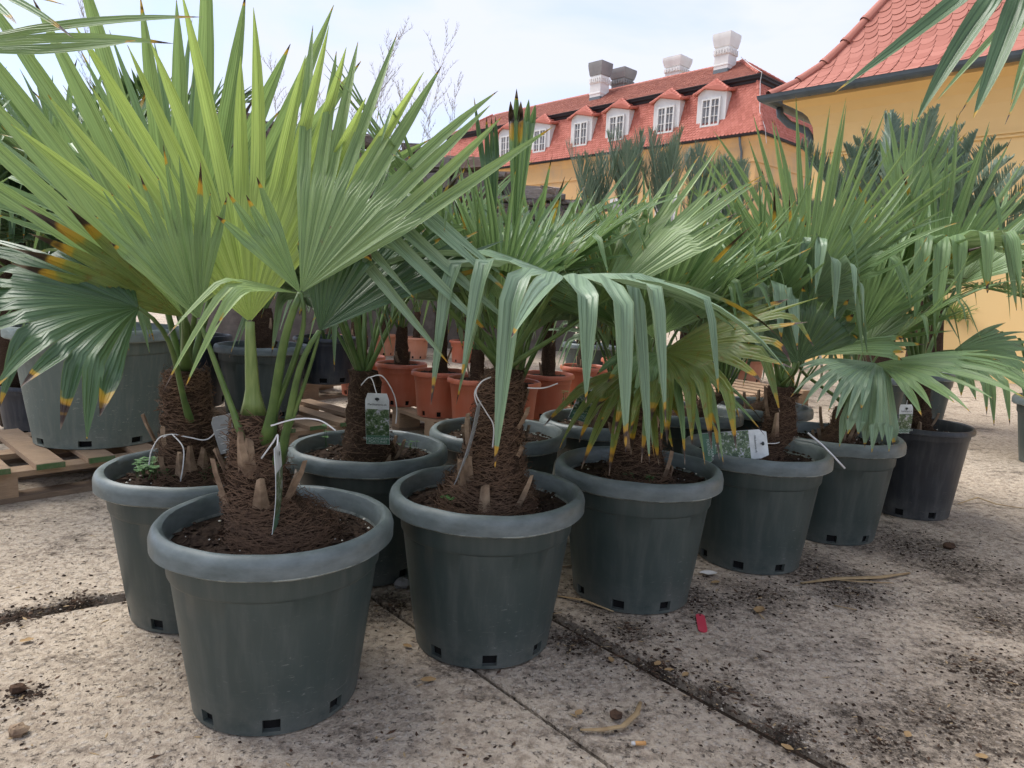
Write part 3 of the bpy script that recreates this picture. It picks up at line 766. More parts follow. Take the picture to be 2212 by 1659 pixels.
# ------------------------------------------------------------------ the mansard roofed manor behind
def manor():
    P0 = at(1645, 285, 42.0); EZ = P0.z; o = V((P0.x, P0.y, 0)); W0 = frame(o); W = lambda s, q, z: W0(s, q, z) - o
    h = empty('manor_house', o, 'long yellow manor house with red mansard roof, white dormers and chimneys', 'house')
    LN, DP = 31.0, 8.2; i1, z1 = 1.05, 3.2; i2, z2 = 3.75, 5.3; ii = .45
    m = MB(); c = [(-ii, ii), (-LN+ii, ii), (-LN+ii, DP-ii), (-ii, DP-ii)]
    m.add([W(s, q, 0) for s, q in c] + [W(s, q, EZ-.1) for s, q in c], [(1,0,4,5),(2,1,5,6),(3,2,6,7),(0,3,7,4),(7,6,5,4)])
    m.ob('wall', M['plaster_old'], h)
    m = MB(); rows = []
    for q, z in [(ii-.006, EZ-1.55), (ii-.09, EZ-1.5), (ii-.09, EZ-1.32), (ii-.02, EZ-1.3), (ii-.03, EZ-.6), (ii-.12, EZ-.35), (ii-.30, EZ-.16), (ii-.38, EZ-.13), (ii-.38, EZ-.02)]:
        rows.append([W(-q, DP-q, z), W(-q, q, z), W(-LN+q, q, z)])
    quad_strip(m, rows); m.ob('cornice', M['plaster_old'], h)
    # window panels with pale surrounds below the eaves
    for s in [-2.6, -6.4, -10.2, -14, -17.8, -21.6, -25.4]:
        m = MB(); 
        for (a, b, zz0, zz1, t) in ((s-.85, s+.85, EZ-5.6, EZ-3.0, .03),):
            m.add([W(a, ii-t, zz0), W(b, ii-t, zz0), W(b, ii-t, zz1), W(a, ii-t, zz1), W(a, ii+.02, zz0), W(b, ii+.02, zz0), W(b, ii+.02, zz1), W(a, ii+.02, zz1)], [(1,0,3,2),(0,4,7,3),(5,1,2,6),(3,7,6,2)])
        wf = m.ob('window', M['white'], h)
        m = MB(); m.add([W(s-.6, ii-.034, EZ-5.5), W(s+.6, ii-.034, EZ-5.5), W(s+.6, ii-.034, EZ-3.25), W(s-.6, ii-.034, EZ-3.25)], [(1,0,3,2)]); m.ob('pane', M['glass'], wf)
    # roof decks
    def deck(qa, za, qb, zb, mat, name):
        m = MB(); quad_strip(m, [[W(-q, DP-q, EZ+z), W(-q, q, EZ+z), W(-LN+q, q, EZ+z), W(-LN+q, DP-q, EZ+z)] for q, z in ((qa, za), (qb, zb))]); return m.ob(name, mat, h)
    d1 = deck(0, .02, i1, z1, M['tile_far'], 'mansard_roof'); d2 = deck(i1-.12, z1+.30, i2, z2+.1, M['tile_brown'], 'upper_roof')
    # dark curb cornice between the two slopes
    m = MB(); quad_strip(m, [[W(-q, DP-q, EZ+z), W(-q, q, EZ+z), W(-LN+q, q, EZ+z), W(-LN+q, DP-q, EZ+z)] for q, z in ((i1+.03, z1-.12), (i1-.10, z1-.08), (i1-.12, z1+.04), (i1-.26, z1+.10), (i1-.28, z1+.22), (i1-.34, z1+.25), (i1-.34, z1+.31), (i1-.1, z1+.34))]); m.ob('curb_cornice', M['darkcornice'], h)
    # tiles on front and right side
    rnd = random.Random(3)
    def tiles(qa, za, qb, zb, wd, ex, mat, deckobj, nsingle, round_=.5, side=True):
        tv, tf = tile_shape(wd*.96, ex*1.75, .05, round_, 4); tm = mesh('roof_tile', tv, tf, mat); rest = MB()
        al = math.hypot(qb-qa, zb-za); rows = int(al / ex); cand = []
        for k in range(rows):
            t = k * ex / al; q = qa + (qb-qa)*t; z = za + (zb-za)*t
            for face in ((0, 1) if side else (0,)):
                ux, nx = (UD, ND) if face == 0 else (ND, -UD)
                al_ = (nx * (qb-qa) + UZ * (zb-za)).normalized(); nr = -nx * (zb-za) + UZ * (qb-qa); nr.normalize()
                s0, s1 = (-LN + q, -q) if face == 0 else (q, DP - q)
                s = s0 + (wd/2 if k % 2 else wd)
                while s < s1:
                    c = W(s, q, EZ+z) if face == 0 else W(-q, s, EZ+z)
                    c = c + nr * .03; yv = (al_ - nr * .16).normalized(); zz = nr
                    Mx = Matrix(((ux.x, yv.x, zz.x, c.x), (ux.y, yv.y, zz.y, c.y), (ux.z, yv.z, zz.z, c.z), (0,0,0,1))); cand.append(((c + o).length, Mx)); s += wd
        cand.sort(key=lambda t: t[0])
        for i, (_, Mx) in enumerate(cand):
            if i < nsingle: t_ = ob('roof_tile', tm, deckobj); t_.matrix_local = Mx
            else: rest.add([Mx @ p for p in tv], tf)
        tag(rest.ob('roof_tiles', mat, deckobj), kind='stuff')
    tiles(0, .02, i1, z1-.1, .24, .17, M['tile_far'], d1, 300)
    tiles(i1-.12, z1+.30, i2, z2+.1, .22, .17, M['tile_brown'], d2, 0, .12)
    # hip and ridge caps
    def caps(a, b, parent, mat, r=.13, st=.36):
        L_ = (b - a).length; n = max(1, int(L_ / st)); m = MB(); d = (b - a).normalized(); sd = d.cross(UZ).normalized(); u = sd.cross(d)
        for i in range(n):
            vs = []
            for t, rr in ((i/n - .004, r), ((i+1)/n, r*.85)):
                for j in range(7): an = math.pi*j/6; vs.append(a + (b-a)*t + sd*rr*math.cos(an) + u*rr*.9*math.sin(an))
            m.add(vs, [(j, j+1, 7+j+1, 7+j) for j in range(6)] + [tuple(range(7))[::-1]])
        tag(m.ob('cap_tiles', mat, parent), kind='stuff')
    caps(W(0, 0, EZ+.05), W(-i1, i1, EZ+z1), d1, M['tile_far'], .15, .3)
    caps(W(-i1+.12, i1-.12, EZ+z1+.34), W(-i2, i2, EZ+z2+.14), d2, M['tile_far'], .18, .3)
    caps(W(-i1+.12, DP-i1+.12, EZ+z1+.34), W(-i2, DP-i2, EZ+z2+.14), d2, M['tile_far'], .18, .3)
    caps(W(-i2, i2+.2, EZ+z2+.16), W(-LN+i2, i2+.2, EZ+z2+.16), d2, M['tile_far'], .15, .3)
    caps(W(-LN+i1, i1, EZ+z1+.34), W(-LN+i2, i2, EZ+z2+.14), d2, M['tile_far'], .18, .3)
    m = MB(); m.add([W(-i2, i2, EZ+z2+.1), W(-LN+i2, i2, EZ+z2+.1), W(-LN+i2, DP-i2, EZ+z2+.1), W(-i2, DP-i2, EZ+z2+.1)], [(0,1,2,3)]); m.ob('ridge_deck', M['tile_brown'], d2)
    # gutter and rain pipe
    m = MB(); gp = [(-.05 + .11*math.cos(math.pi*(1+j/6)), EZ + .02 + .13*math.sin(math.pi*(1+j/6))) for j in range(7)]
    gp += [(.04, EZ+.03), (-.14, EZ+.03)]
    quad_strip(m, [[W(-q, DP-q, z), W(-q, q, z), W(-LN+q, q, z)] for q, z in gp]); m.ob('gutter', M['darkcornice'], h)
    m = MB(); m.tube([W(-1.35, .0, EZ-.1), W(-1.35, .12, EZ-.5), W(-1.35, .36, EZ-.9), W(-1.35, .38, EZ-2), W(-1.35, .38, EZ-9.5)], .07, 8); m.ob('rain_pipe', M['lead'], h, True)
    # lightning wire down the corner
    m = MB(); m.tube([W(-i2, i2-.2, EZ+z2+.35), W(-i1-.4, i1-.2, EZ+z1+.85), W(-i1+.42, i1-.42, EZ+z1+.3), W(-i1+.3, i1-.3, EZ+z1-.2), W(-.35, .25, EZ+1.2), W(.15, .1, EZ+.2), W(.2, .3, EZ-.6)], .018, 5); m.ob('lightning_wire', M['cord'], h)
    # dormers: slope of the front plane through the dormer sills
    def s_at(x):       # distance along the front where this sight line meets the mansard face
        r_ = ray(x, 240); r_ = V((r_.x, r_.y)); oo = V((o.x, o.y)) + V((ND.x, ND.y)) * .3; u2 = V((UD.x, UD.y)); den = r_.x*u2.y - r_.y*u2.x
        return (oo.y*r_.x - oo.x*r_.y) / -den if False else ((oo.x*u2.y - oo.y*u2.x) / den, None)[0]
    for x in (1536, 1440, 1335, 1258, 1170, 1098):
        k = s_at(x); r_ = ray(x, 240); p = V((r_.x*k, r_.y*k, 0)) - V((o.x, o.y, 0)); s = p.dot(UD)
        dm = None; q0 = .30; zb, zt = .70, 2.98; hw = .98
        qb = lambda z: i1 * z / z1
        m = MB()
        front = [(-hw, zb), (hw, zb), (hw, zt-.25), (hw*.72, zt+.02), (0, zt+.12), (-hw*.72, zt+.02), (-hw, zt-.25)]
        vs = [W(s+a, q0, EZ+z) for a, z in front] + [W(s+a, max(q0+.02, qb(z)+.25), EZ+z) for a, z in front]; n = len(front)
        m.add(vs, [tuple(range(n))[::-1]] + [(i, (i+1) % n, n+(i+1) % n, n+i) for i in range(n)])
        dm = m.ob('dormer', M['white'], h)
        # hipped tiled cap: apron tiles in front, little ridge running back
        zr = zt + .62; rf = MB(); ov = .2
        A, B, Cc = W(s-hw-ov, q0-ov, EZ+zt-.22), W(s+hw+ov, q0-ov, EZ+zt-.22), W(s, q0+.38, EZ+zr)
        D_, E_ = W(s-hw-ov, q0+1.2, EZ+zt+.06), W(s+hw+ov, q0+1.2, EZ+zt+.06); Fz = W(s, q0+1.9, EZ+zr)
        A2, B2 = W(s-.42, q0-ov-.02, EZ+zt+.16), W(s+.42, q0-ov-.02, EZ+zt+.16)
        dn_ = UZ * -.09
        rf.add([A, A2, B2, B, Cc, D_, E_, Fz, A+dn_, A2+dn_, B2+dn_, B+dn_, D_+dn_, E_+dn_], [(0,1,4),(1,2,4),(2,3,4),(0,4,7,5),(3,6,7,4),(0,8,9,1),(1,9,10,2),(2,10,11,3),(0,5,12,8),(3,11,13,6),(8,12,13,11,10,9)])
        ro = rf.ob('dormer_roof', M['tile_far'], dm)
        cp = MB()
        for a_, b_ in ((Cc, Fz), (A, Cc), (B, Cc), (A, D_), (B, E_)):
            L_ = (b_-a_).length; nn_ = max(2, int(L_/.28))
            for i in range(nn_):
                t0, t1 = i/nn_, (i+1)/nn_; cp.tube([a_.lerp(b_, t0), a_.lerp(b_, t1)], [.105, .085], 7)
        # rows of small tiles on the cap's slopes
        for tri in ((A, A2, Cc), (A2, B2, Cc), (B2, B, Cc), (A, Cc, Fz, D_), (B, Cc, Fz, E_)):
            for t in (.15, .4, .65):
                if len(tri) == 3: a_, b_ = tri[0].lerp(tri[2], t), tri[1].lerp(tri[2], t)
                else: a_, b_ = tri[0].lerp(tri[1], t), tri[3].lerp(tri[2], t)
                cp.tube([a_, b_], .045, 5)
        tag(cp.ob('cap_tiles', M['tile_far'], ro), kind='stuff')
        # flashing below, window with two casements of six panes
        m = MB(); m.add([W(s-hw-.1, .13, EZ+zb-.28), W(s+hw+.2, .13, EZ+zb-.28), W(s+hw+.14, q0-.02, EZ+zb+.02), W(s-hw-.04, q0-.02, EZ+zb+.02)], [(1,0,3,2)]); m.ob('flashing', M['lead'], dm)
        ww, wz0, wz1 = .64, zb+.10, zb+1.75; m = MB(); q1 = q0 - .07
        def bar(a, b, z0_, z1_, t=.05):
            vs = [W(s+a, q1-t, EZ+z0_), W(s+b, q1-t, EZ+z0_), W(s+b, q1-t, EZ+z1_), W(s+a, q1-t, EZ+z1_)]; vs += [p + ND*(t+.068) for p in vs]
            m.add(vs, [(1,0,3,2),(0,4,7,3),(5,1,2,6),(3,7,6,2),(0,1,5,4)])
        for a, b in ((-ww, -ww+.10), (ww-.10, ww), (-.07, .07)): bar(a, b, wz0, wz1)
        bar(-ww+.1, -.07, wz0, wz0+.11, .045); bar(.07, ww-.1, wz0, wz0+.11, .045); bar(-ww+.1, -.07, wz1-.10, wz1, .045); bar(.07, ww-.1, wz1-.10, wz1, .045)
        for cx in (-.285, .285):
            bar(cx-.022, cx+.022, wz0+.11, wz1-.10, .03)
            for t in (.36, .70): z_ = wz0 + (wz1-wz0)*t; bar(cx-.215, cx-.022, z_-.02, z_+.02, .028); bar(cx+.022, cx+.215, z_-.02, z_+.02, .028)
        wf = m.ob('window_frame', M['frame'], dm)
        for cx in (-.285, .285):
            for side in (-1, 1):
                for t0, t1 in ((.07, .36), (.36, .70), (.70, .93)):
                    a = cx + (.022 if side > 0 else -.215); b = cx + (.215 if side > 0 else -.022)
                    m2 = MB(); m2.add([W(s+a, q0-.045, EZ+wz0+(wz1-wz0)*t0), W(s+b, q0-.045, EZ+wz0+(wz1-wz0)*t0), W(s+b, q0-.045, EZ+wz0+(wz1-wz0)*t1), W(s+a, q0-.045, EZ+wz0+(wz1-wz0)*t1)], [(1,0,3,2)]); m2.ob('pane', M['glass'], dm)
        m = MB(); nc = 24
        quad_strip(m, [[W(s-ww+.05 + (2*ww-.1)*i/nc, q0-.012-.012*math.sin(i*1.9), EZ+z_) for i in range(nc+1)] for z_ in (wz0, wz1)]); m.ob('curtain', M['curtain'], dm)
    # chimneys
    def chimney(x, y0, q, zbase, ht, wd, mat, capmat, k=1.0):
        r_ = ray(x, y0); oo = o + ND * q; den = r_.x*UD.y - r_.y*UD.x; kk = (oo.x*UD.y - oo.y*UD.x) / den
        s = (V((r_.x*kk, r_.y*kk, 0)) - V((o.x, o.y, 0))).dot(UD); zt = (CAMH + r_.z*kk) - EZ      # top of the chimney
        m = MB(); hw = wd/2
        prof = [(1.0, zbase), (1.0, zt-ht*.78), (1.06, zt-ht*.77), (1.06, zt-ht*.74), (1.0, zt-ht*.73), (1.0, zt-ht*.52), (1.12, zt-ht*.51), (1.12, zt-ht*.38), (1.0, zt-ht*.37), (1.0, zt-ht*.33), (1.10, zt-ht*.31), (1.27, zt-ht*.13), (1.30, zt-ht*.07), (1.30, zt), (.9, zt+.02)]
        rows = []
        for w_, z_ in prof: rows.append([W(s + a*hw*w_, q + b*hw*w_, EZ+z_) for a, b in ((-1,-1),(1,-1),(1,1),(-1,1),(-1,-1))])
        mats = [mat, capmat]; quad_strip(m, rows[:10]); quad_strip(m, rows[9:], 1)
        m.add(rows[-1][:4], [(0,1,2,3)], 1); c_ = m.ob('chimney', mats, h)
        for face in range(3):                                   # dentils round the collar
            for i in range(5):
                t = -0.8 + 1.6*i/4; m2 = MB()
                a0, b0 = ((t*hw, -hw*1.16), (hw*1.16, t*hw), (-hw*1.16, t*hw))[face]
                m2.box((-.045, -.04, 0), (.045, .04, ht*.10), 0, Matrix(((UD.x, ND.x, 0, W(s+a0, q+b0, 0).x), (UD.y, ND.y, 0, W(s+a0, q+b0, 0).y), (0, 0, 1, EZ+zt-ht*.49), (0,0,0,1)))); m2.ob('dentil', mat, c_)
        m = MB(); rows = [[W(s + a*hw*e, q + b*hw*e, EZ+z_) for a, b in ((-1,-1),(1,-1),(1,1),(-1,1),(-1,-1))] for e, z_ in ((1.10, zbase-.5), (1.02, zbase+.22))]; quad_strip(m, rows); m.ob('flashing', M['lead'], c_)
    chimney(1571, 76, i2-.9, z2-.75, 2.5, .98, M['stone_white'], M['stone_white'])
    chimney(1298, 137, i2-1.0, z2-.85, 2.9, .98, M['stone_white'], M['stone_dark'])
    chimney(1346, 152, DP-i2+.9, z2-1.2, 2.2, 1.15, M['stone_dark'], M['stone_dark'])
    chimney(1464, 127, DP-i2+.9, z2-1.2, 2.0, 1.15, M['stone_white'], M['stone_white'])
manor()

# ------------------------------------------------------------------ rubble wall in the middle distance with dry weeds on top
def rubble_wall():
    P = [at(380, 235, 9.5), at(560, 262, 9.7), at(700, 292, 9.9), at(900, 328, 10.2), at(1000, 352, 10.4), at(1130, 392, 10.6), at(1260, 440, 10.8)]
    h = empty('rubble_wall', (P[0].x, P[0].y, 0), 'crumbling dark rubble stone wall behind the palms', 'wall'); o = h.location.copy()
    core = MB(); front = []
    for p in P: front.append(V((p.x, p.y, p.z)) - o)
    rows = [[V((p.x, p.y + .14, -.05 if k == 0 else p.z - .10)) for p in front] for k in (0, 1)] + [[V((p.x, p.y+.6, p.z-.12)) for p in front], [V((p.x, p.y+.6, -.05)) for p in front]]
    quad_strip(core, rows); core.ob('mortar_core', M['mortar'], h)
    def top(x):
        for a, b in zip(front, front[1:]):
            if a.x <= x <= b.x: return a.lerp(b, (x-a.x)/(b.x-a.x))
    rnd = random.Random(21); shapes = []
    for k in range(7):
        v = []
        for x, y, z in ((0,0,0),(1,0,0),(1,1,0),(0,1,0),(0,0,1),(1,0,1),(1,1,1),(0,1,1)):
            v.append((x + rnd.uniform(-.12,.12)*(1 if k else .5), y + rnd.uniform(-.15,.15), z + rnd.uniform(-.14,.14)))
        # extra chamfer ring on the front face
        v += [(.25, -.12, .3), (.78, -.10, .25), (.74, -.14, .75), (.22, -.08, .72)]
        shapes.append(mesh('stone', v, [(0,3,2,1),(4,5,6,7),(1,2,6,5),(2,3,7,6),(3,0,4,7),(0,1,9,8),(1,5,10,9),(5,4,11,10),(4,0,8,11),(8,9,10,11)], M['rubble']))
    z = 0.75; cnt = 0
    xs0, xs1 = front[0].x, front[-1].x
    while z < 4.2:
        hgt = rnd.choice((.07, .10, .13, .2)); x = xs0 + rnd.uniform(0, .2)
        while x < xs1 - .1:
            wd = rnd.uniform(.18, .62); t = top(min(x + wd/2, xs1-.01))
            if z + hgt*.4 < t.z and t.z - z < 1.15 and cnt < 299:
                ob('stone', rnd.choice(shapes), h, (x, t.y + rnd.uniform(-.05, .05), z + rnd.uniform(-.03, .03)), (rnd.uniform(-.2, .2), rnd.uniform(-.10, .10), rnd.uniform(-.12, .12)), (wd*.97, rnd.uniform(.26, .4), hgt*.94)); cnt += 1
            x += wd
        z += hgt
    # loose cap stones
    x = xs0
    while x < xs1 - .3 and cnt < 300:
        t = top(x + .1); ob('stone', rnd.choice(shapes), h, (x, t.y, t.z - .05), (rnd.uniform(-.1,.1), rnd.uniform(-.1,.1), rnd.uniform(-.4,.4)), (rnd.uniform(.2,.45), .4, rnd.uniform(.06,.14))); x += rnd.uniform(.3, .8); cnt += 1
    # dry weeds standing on the crest
    for k, (px_, ht) in enumerate([(600, .75), (690, .5), (760, .5), (790, 1.55), (818, 1.2), (850, .6), (905, 1.5), (935, .9), (975, 1.05), (870, 1.0), (640, .5), (195, 1.2)]):
        if px_ < 380: b = at(px_, 250, 9.5)
        else:
            yy = 8; d = at(px_, 300, 10); tt = None
            for a, b2 in zip(P, P[1:]):
                if a.x <= d.x * (a.y/10) <= b2.x + .4: tt = a.lerp(b2, .5)
            b = at(px_, 300, (tt.y if tt else 10)); b.z = (top(b.x - o.x).z if top(b.x - o.x) else 3)
        m = MB(); r2 = random.Random(k + 50)
        def stem(p, d, l, dep):
            pts = [p]; n = 6
            for i in range(n): d = (d + V((r2.uniform(-.18,.18), r2.uniform(-.18,.18), .05))).normalized(); pts.append(pts[-1] + d*l/n)
            m.tube(pts, [.0042*(1.0 if dep == 0 else .6)*(1-.6*i/n) for i in range(n+1)], 3)
            if dep < 2:
                for i in range(1, n+1):
                    for _ in range(2 if dep == 0 else 3):
                        a = r2.uniform(0, 6.28); stem(pts[i], (d*.8 + V((math.cos(a), math.sin(a), .5))*.7).normalized(), l*r2.uniform(.14, .38)*(1.0 if dep == 0 else .7), dep+1)
        stem(V((0,0,-.06)), V((r2.uniform(-.2,.2), 0, 1)), ht, 0)
        o_ = m.ob('dry_weed', M['drystem'], loc=b); tag(o_, 'bare dry weed stalk growing on top of the rubble wall' if px_ > 380 else 'bare dry weed stalk behind the dark date palm', 'weed', 'dry weeds on the rubble wall' if px_ > 380 else None)
rubble_wall()

# ------------------------------------------------------------------ pallets
def plank(parent, lo, hi, mat='wood', end=None):
    m = MB(); c = [(a+b)/2 for a, b in zip(lo, hi)]; m.box([a-b for a, b in zip(lo, c)], [a-b for a, b in zip(hi, c)]); o = m.ob('plank', M[mat], parent, loc=c)
    return o
def pallet(o, ang, label, group=None, mat='wood', green=True, LX=1.2, LY=.8, z=0, nb=7):
    """deck boards run along local Y; stringer boards along X"""
    h = empty('pallet', (o[0], o[1], z), label, 'pallet', group, ang); rnd = random.Random(int(abs(o[0])*100))
    for i in range(nb):
        x = i * (LX - .10) / (nb-1); plank(h, (x, rnd.uniform(-.006,.006), .122), (x+.10, LY, .144), mat)
        if green:
            for y in (-.0075, ):
                m = MB(); m.box((-.049, -.002, -.0105), (.049, .002, .0105)); m.ob('painted_plank_end', M['wood_green'], h, loc=(x+.05, y-.001, .133))
    for y in (.01, LY/2-.05, LY-.11):
        plank(h, (0, y, .0995), (LX, y+.10, .1215), mat); plank(h, (0, y, .001), (LX, y+.10, .0215), 'wood_old')
        for x in (.0, LX/2-.07, LX-.145):
            m = MB(); m.box((-.072, -.05, -.0385), (.072, .05, .0385)); m.ob('block', M[mat], h, loc=(x+.0725, y+.0505, .0605))
    return h
PA = math.atan2(E1.y, E1.x)
# frame: local X along E1?  the near left pallet shows plank ends towards the camera's right
pl = onz(310, 975, .144)
dirp = (onz(310, 972, .144) - onz(0, 1010, .144)); pang = math.atan2(dirp.y, dirp.x)
ux = V((math.cos(pang), math.sin(pang), 0)); uy = V((-ux.y, ux.x, 0))
pallet(pl - ux*1.13, pang, 'pale wooden pallet with green painted plank ends under the weathered large pot')
pallet(pl + ux*.12 + uy*.10, pang, 'pale wooden pallet under the smooth grey green pot behind the front row')
pm = onz(950, 908, .144); 
pallet(pm + E1*-.05 - E2*.02, PA, 'wooden pallet carrying terracotta pots behind the pot with the clover seedling', mat='wood', green=False, LX=1.2, LY=1.0)
pallet(pm + E1*1.22, PA, 'wooden pallet under the terracotta pots behind the drooping middle palm', mat='wood', green=False, LX=1.2, LY=1.0)
pallet(pm + E1*2.5 + E2*.05, PA, 'wooden pallet under the pots farther along the row', mat='wood', green=False, LX=1.2, LY=1.0)
pn = onz(690, 835, .144)
for k in range(2): pallet((pn.x-.45, pn.y-.25), pang + .1, 'upper weathered pallet of the low stack behind the trunks' if k else 'lower weathered pallet of the low stack behind the trunks', mat='wood_old', green=False, z=.146*k, LX=1.1, LY=1.0)

# ------------------------------------------------------------------ potted palms
TOCAM = V((0, -1, .15))
def crown_fill(e, crown, spec, mat='leaf', sc_=1.0, seed=0):
    rnd = random.Random(seed)
    for i, (cls, az) in enumerate(spec): add_leaf(e, crown, cls, az, sc_ * rnd.uniform(.9, 1.1), mat, rnd.randrange(3))
GA = 'green pots in the front row'
# --- front palm with the bright young fan
x, y = -.496, 1.48; o = V((x, y, 0))
e = potted('potted_palm', x, y, 0, POT, 'fan palm with bright yellow green fan in the foremost green pot', 'potted palm', seed=0, rz=.17)
cr = at(548, 895, 1.47)
trunk(e, [o + V((.015, 0, .34)), o + V((.015, 0, .39)), at(560, 1080, 1.475), at(556, 1000, 1.475), cr], [.12, .102, .072, .056, .043], 3, o, 13, 3600)
h = hero_leaf
h(e, cr, at(540, 695, 1.45), at(556, 25, 1.47), V((.05, -1, .1)), 92, 14, 'leaf_young', 11, o, M['petiole_young'], r0=.017, split=.38, droop=.02, fold=.30, cup=.10, side_len=.95, bprob=.5, brown=(.01, .03), longbrown=0, tone=.55, taper=3.2, rot=8)
h(e, at(575, 960, 1.45), at(650, 632, 1.33), at(1000, 120, 1.50), V((-.15, -1, .30)), 66, 10, 'leaf_mid', 12, o, split=.36, droop=.04, cup=.05, side_len=1.0, bprob=.8, brown=(.015, .05), longbrown=.08, tone=.55, taper=2.8, r0=.012, rot=4)
h(e, at(575, 960, 1.45), at(650, 634, 1.325), at(490, 390, 1.24), V((.2, -1, .5)), 34, 4, 'leaf', 13, o, split=.5, droop=.05, cup=.0, side_len=.9, bprob=1, brown=(.05, .14), tone=.5, taper=2.0, r0=.006)
h(e, at(575, 960, 1.45), at(646, 634, 1.322), at(455, 600, 1.12), V((.15, -.45, 1)), 26, 4, 'leaf_mid', 14, o, split=.34, droop=.3, kinkp=1, kinkr=(.40, .46), kinks=1.0, cup=0, bprob=1, brown=(.06, .16), tone=.9, taper=1.7, r0=.006, Ln=.37, longbrown=0)
h(e, at(600, 1000, 1.45), at(690, 715, 1.37), at(1010, 470, 1.6), V((-.5, -1, .3)), 46, 12, 'leaf_dark', 15, o, split=.6, droop=.1, cup=.05, bprob=.9, brown=(.04, .12), longbrown=.25, tone=.6, taper=2.2, side_len=.9)  # side-on shaded fan: its shade is put into the dark leaf colour
h(e, at(600, 1000, 1.45), at(691, 715, 1.372), at(735, 490, 1.38), V((.1, -1, .2)), 50, 9, 'leaf_dark', 16, o, split=.75, droop=.02, cup=.05, bprob=.9, brown=(.04, .12), tone=.3, taper=2.6, r0=.006)  # upright part of the shaded fan, shade again in the leaf colour
h(e, at(530, 960, 1.44), at(430, 690, 1.40), at(300, 330, 1.3), V((.3, -1, .2)), 60, 12, 'leaf', 17, o, split=.5, droop=.1, cup=.05, tone=.5)
# --- palm behind it on the left
x, y = -.84, 1.874; o = V((x, y, 0))
e = potted('potted_palm', x, y, 0, POT, 'tall fan palm with black and yellow leaf tips in a green pot with clover', 'potted palm', seed=1, rz=.5)
cr = at(402, 800, 1.86)
trunk(e, [at(420, 1050, 1.87), at(415, 1010, 1.87), at(405, 920, 1.87), at(402, 850, 1.87), cr], [.10, .085, .062, .060, .050], 4, o, 9, 2200)
h(e, cr, at(398, 684, 1.72), at(280, -150, 1.55), V((.12, -1, .12)), 108, 16, 'leaf_mid', 21, o, split=.38, droop=.05, cup=.06, side_len=.92, bprob=.8, brown=(.02, .06), tone=.45, taper=3.0, r0=.014, longbrown=0, rot=-2)
h(e, cr, at(396, 684, 1.715), at(20, 480, 1.45), V((.25, -1, .45)), 40, 6, 'leaf_rusty', 22, o, split=.5, droop=.16, cup=.0, side_len=1, bprob=1, brown=(.25, .4), tone=.6, taper=1.9, r0=.006)
h(e, cr, at(398, 683, 1.71), at(360, 400, 1.6), V((.1, -1, .1)), 26, 5, 'leaf', 23, o, split=.6, droop=.0, cup=.0, side_len=1, bprob=1, brown=(.24, .3), tone=.4, taper=3.5, r0=.006, trunc=.5)
h(e, at(420, 930, 1.85), at(300, 665, 1.58), at(30, 590, 1.45), V((.1, -.55, 1)), 165, 20, 'leaf_dark', 24, o, split=.55, droop=.75, cup=.05, bprob=.9, brown=(.05, .22), tone=.5, r0=.009, side_len=.9, kinkp=.3, kinkr=(.5, .7), kinks=2.2, Ln=.42)
h(e, cr, at(425, 640, 1.8), at(430, 420, 1.74), V((.0, -1, .1)), 16, 4, 'leaf', 25, o, split=.8, droop=.0, cup=.0, tone=.6, taper=5)
crown_fill(e, cr - o, [('up', 110), ('mid', 70), ('mid', 150), ('up', 40), ], 'leaf', 1.05, 2)
# --- middle palm of the front row
x, y = -.051, 1.77; o = V((x, y, 0))
e = potted('potted_palm', x, y, 0, POT, 'fan palm with thick fibrous trunk and drooping blue green fan in a green pot', 'potted palm', seed=2, rz=.05)
cr = at(1088, 800, 1.78)
trunk(e, [o + V((.0, 0, .33)), o + V((0, 0, .39)), at(1063, 1000, 1.77), at(1075, 900, 1.775), cr], [.135, .115, .078, .060, .048], 5, o, 14, 3800)
h(e, cr, at(1212, 598, 1.60), at(1212, 590, 1.2), V((.1, .18, 1)), 250, 18, 'leaf_blue', 31, o, rot=16, split=.30, droop=.9, kinkp=.8, kinkr=(.20, .58), kinks=6, cup=.14, bprob=.9, brown=(.03, .10), tone=.45, Ln=.60, r0=.010, kw=lambda q: 1.0 if abs(q) < .72 else .25, longbrown=.05, side_len=.9, taper=2.0)
h(e, cr, at(1068, 520, 1.76), at(1052, 215, 1.76), V((.2, -1, 0)), 13, 4, 'leaf_dark', 32, o, split=.55, droop=0, cup=0, fold=.6, tone=.5, bprob=.6, r0=.010, side_len=.95, taper=2.5)
h(e, cr, at(1110, 560, 1.75), at(1130, 195, 1.75), V((.1, -1, 0)), 11, 5, 'leaf', 33, o, split=.8, droop=0, cup=0, fold=.8, tone=.3, bprob=.6, r0=.011, side_len=.8, taper=2.5)
h(e, cr, at(865, 545, 1.50), at(790, 440, 1.45), V((-.6, -.3, .8)), 70, 6, 'leaf_blue', 34, o, split=.24, droop=.05, kinkp=1, kinkr=(.27, .33), kinks=7, fall=V((.72, -.1, -.66)), cup=.0, bprob=1, brown=(.04, .12), tone=.7, Ln=.50, side_len=.9, taper=2.6)
h(e, cr, at(1290, 660, 1.72), at(1500, 430, 1.78), V((-.5, -.6, .8)), 60, 12, 'leaf_mid', 35, o, split=.5, droop=.15, cup=.05, tone=.5, Ln=.5)
h(e, cr, at(1000, 560, 1.7), at(1230, 640, 1.6), V((0, -.6, .8)), 12, 2, 'leaf_mid', 36, o, split=.4, droop=.1, cup=.0, tone=.5, bprob=1, Ln=.25)
crown_fill(e, cr - o, [('mid', 20), ('mid', 100), ('mid', 60), ('mid', 160), ('mid', 200)], 'leaf', .85, 3); crown_fill(e, cr - o, [('up', 50*k) for k in range(6)], 'leaf', .62, 33)
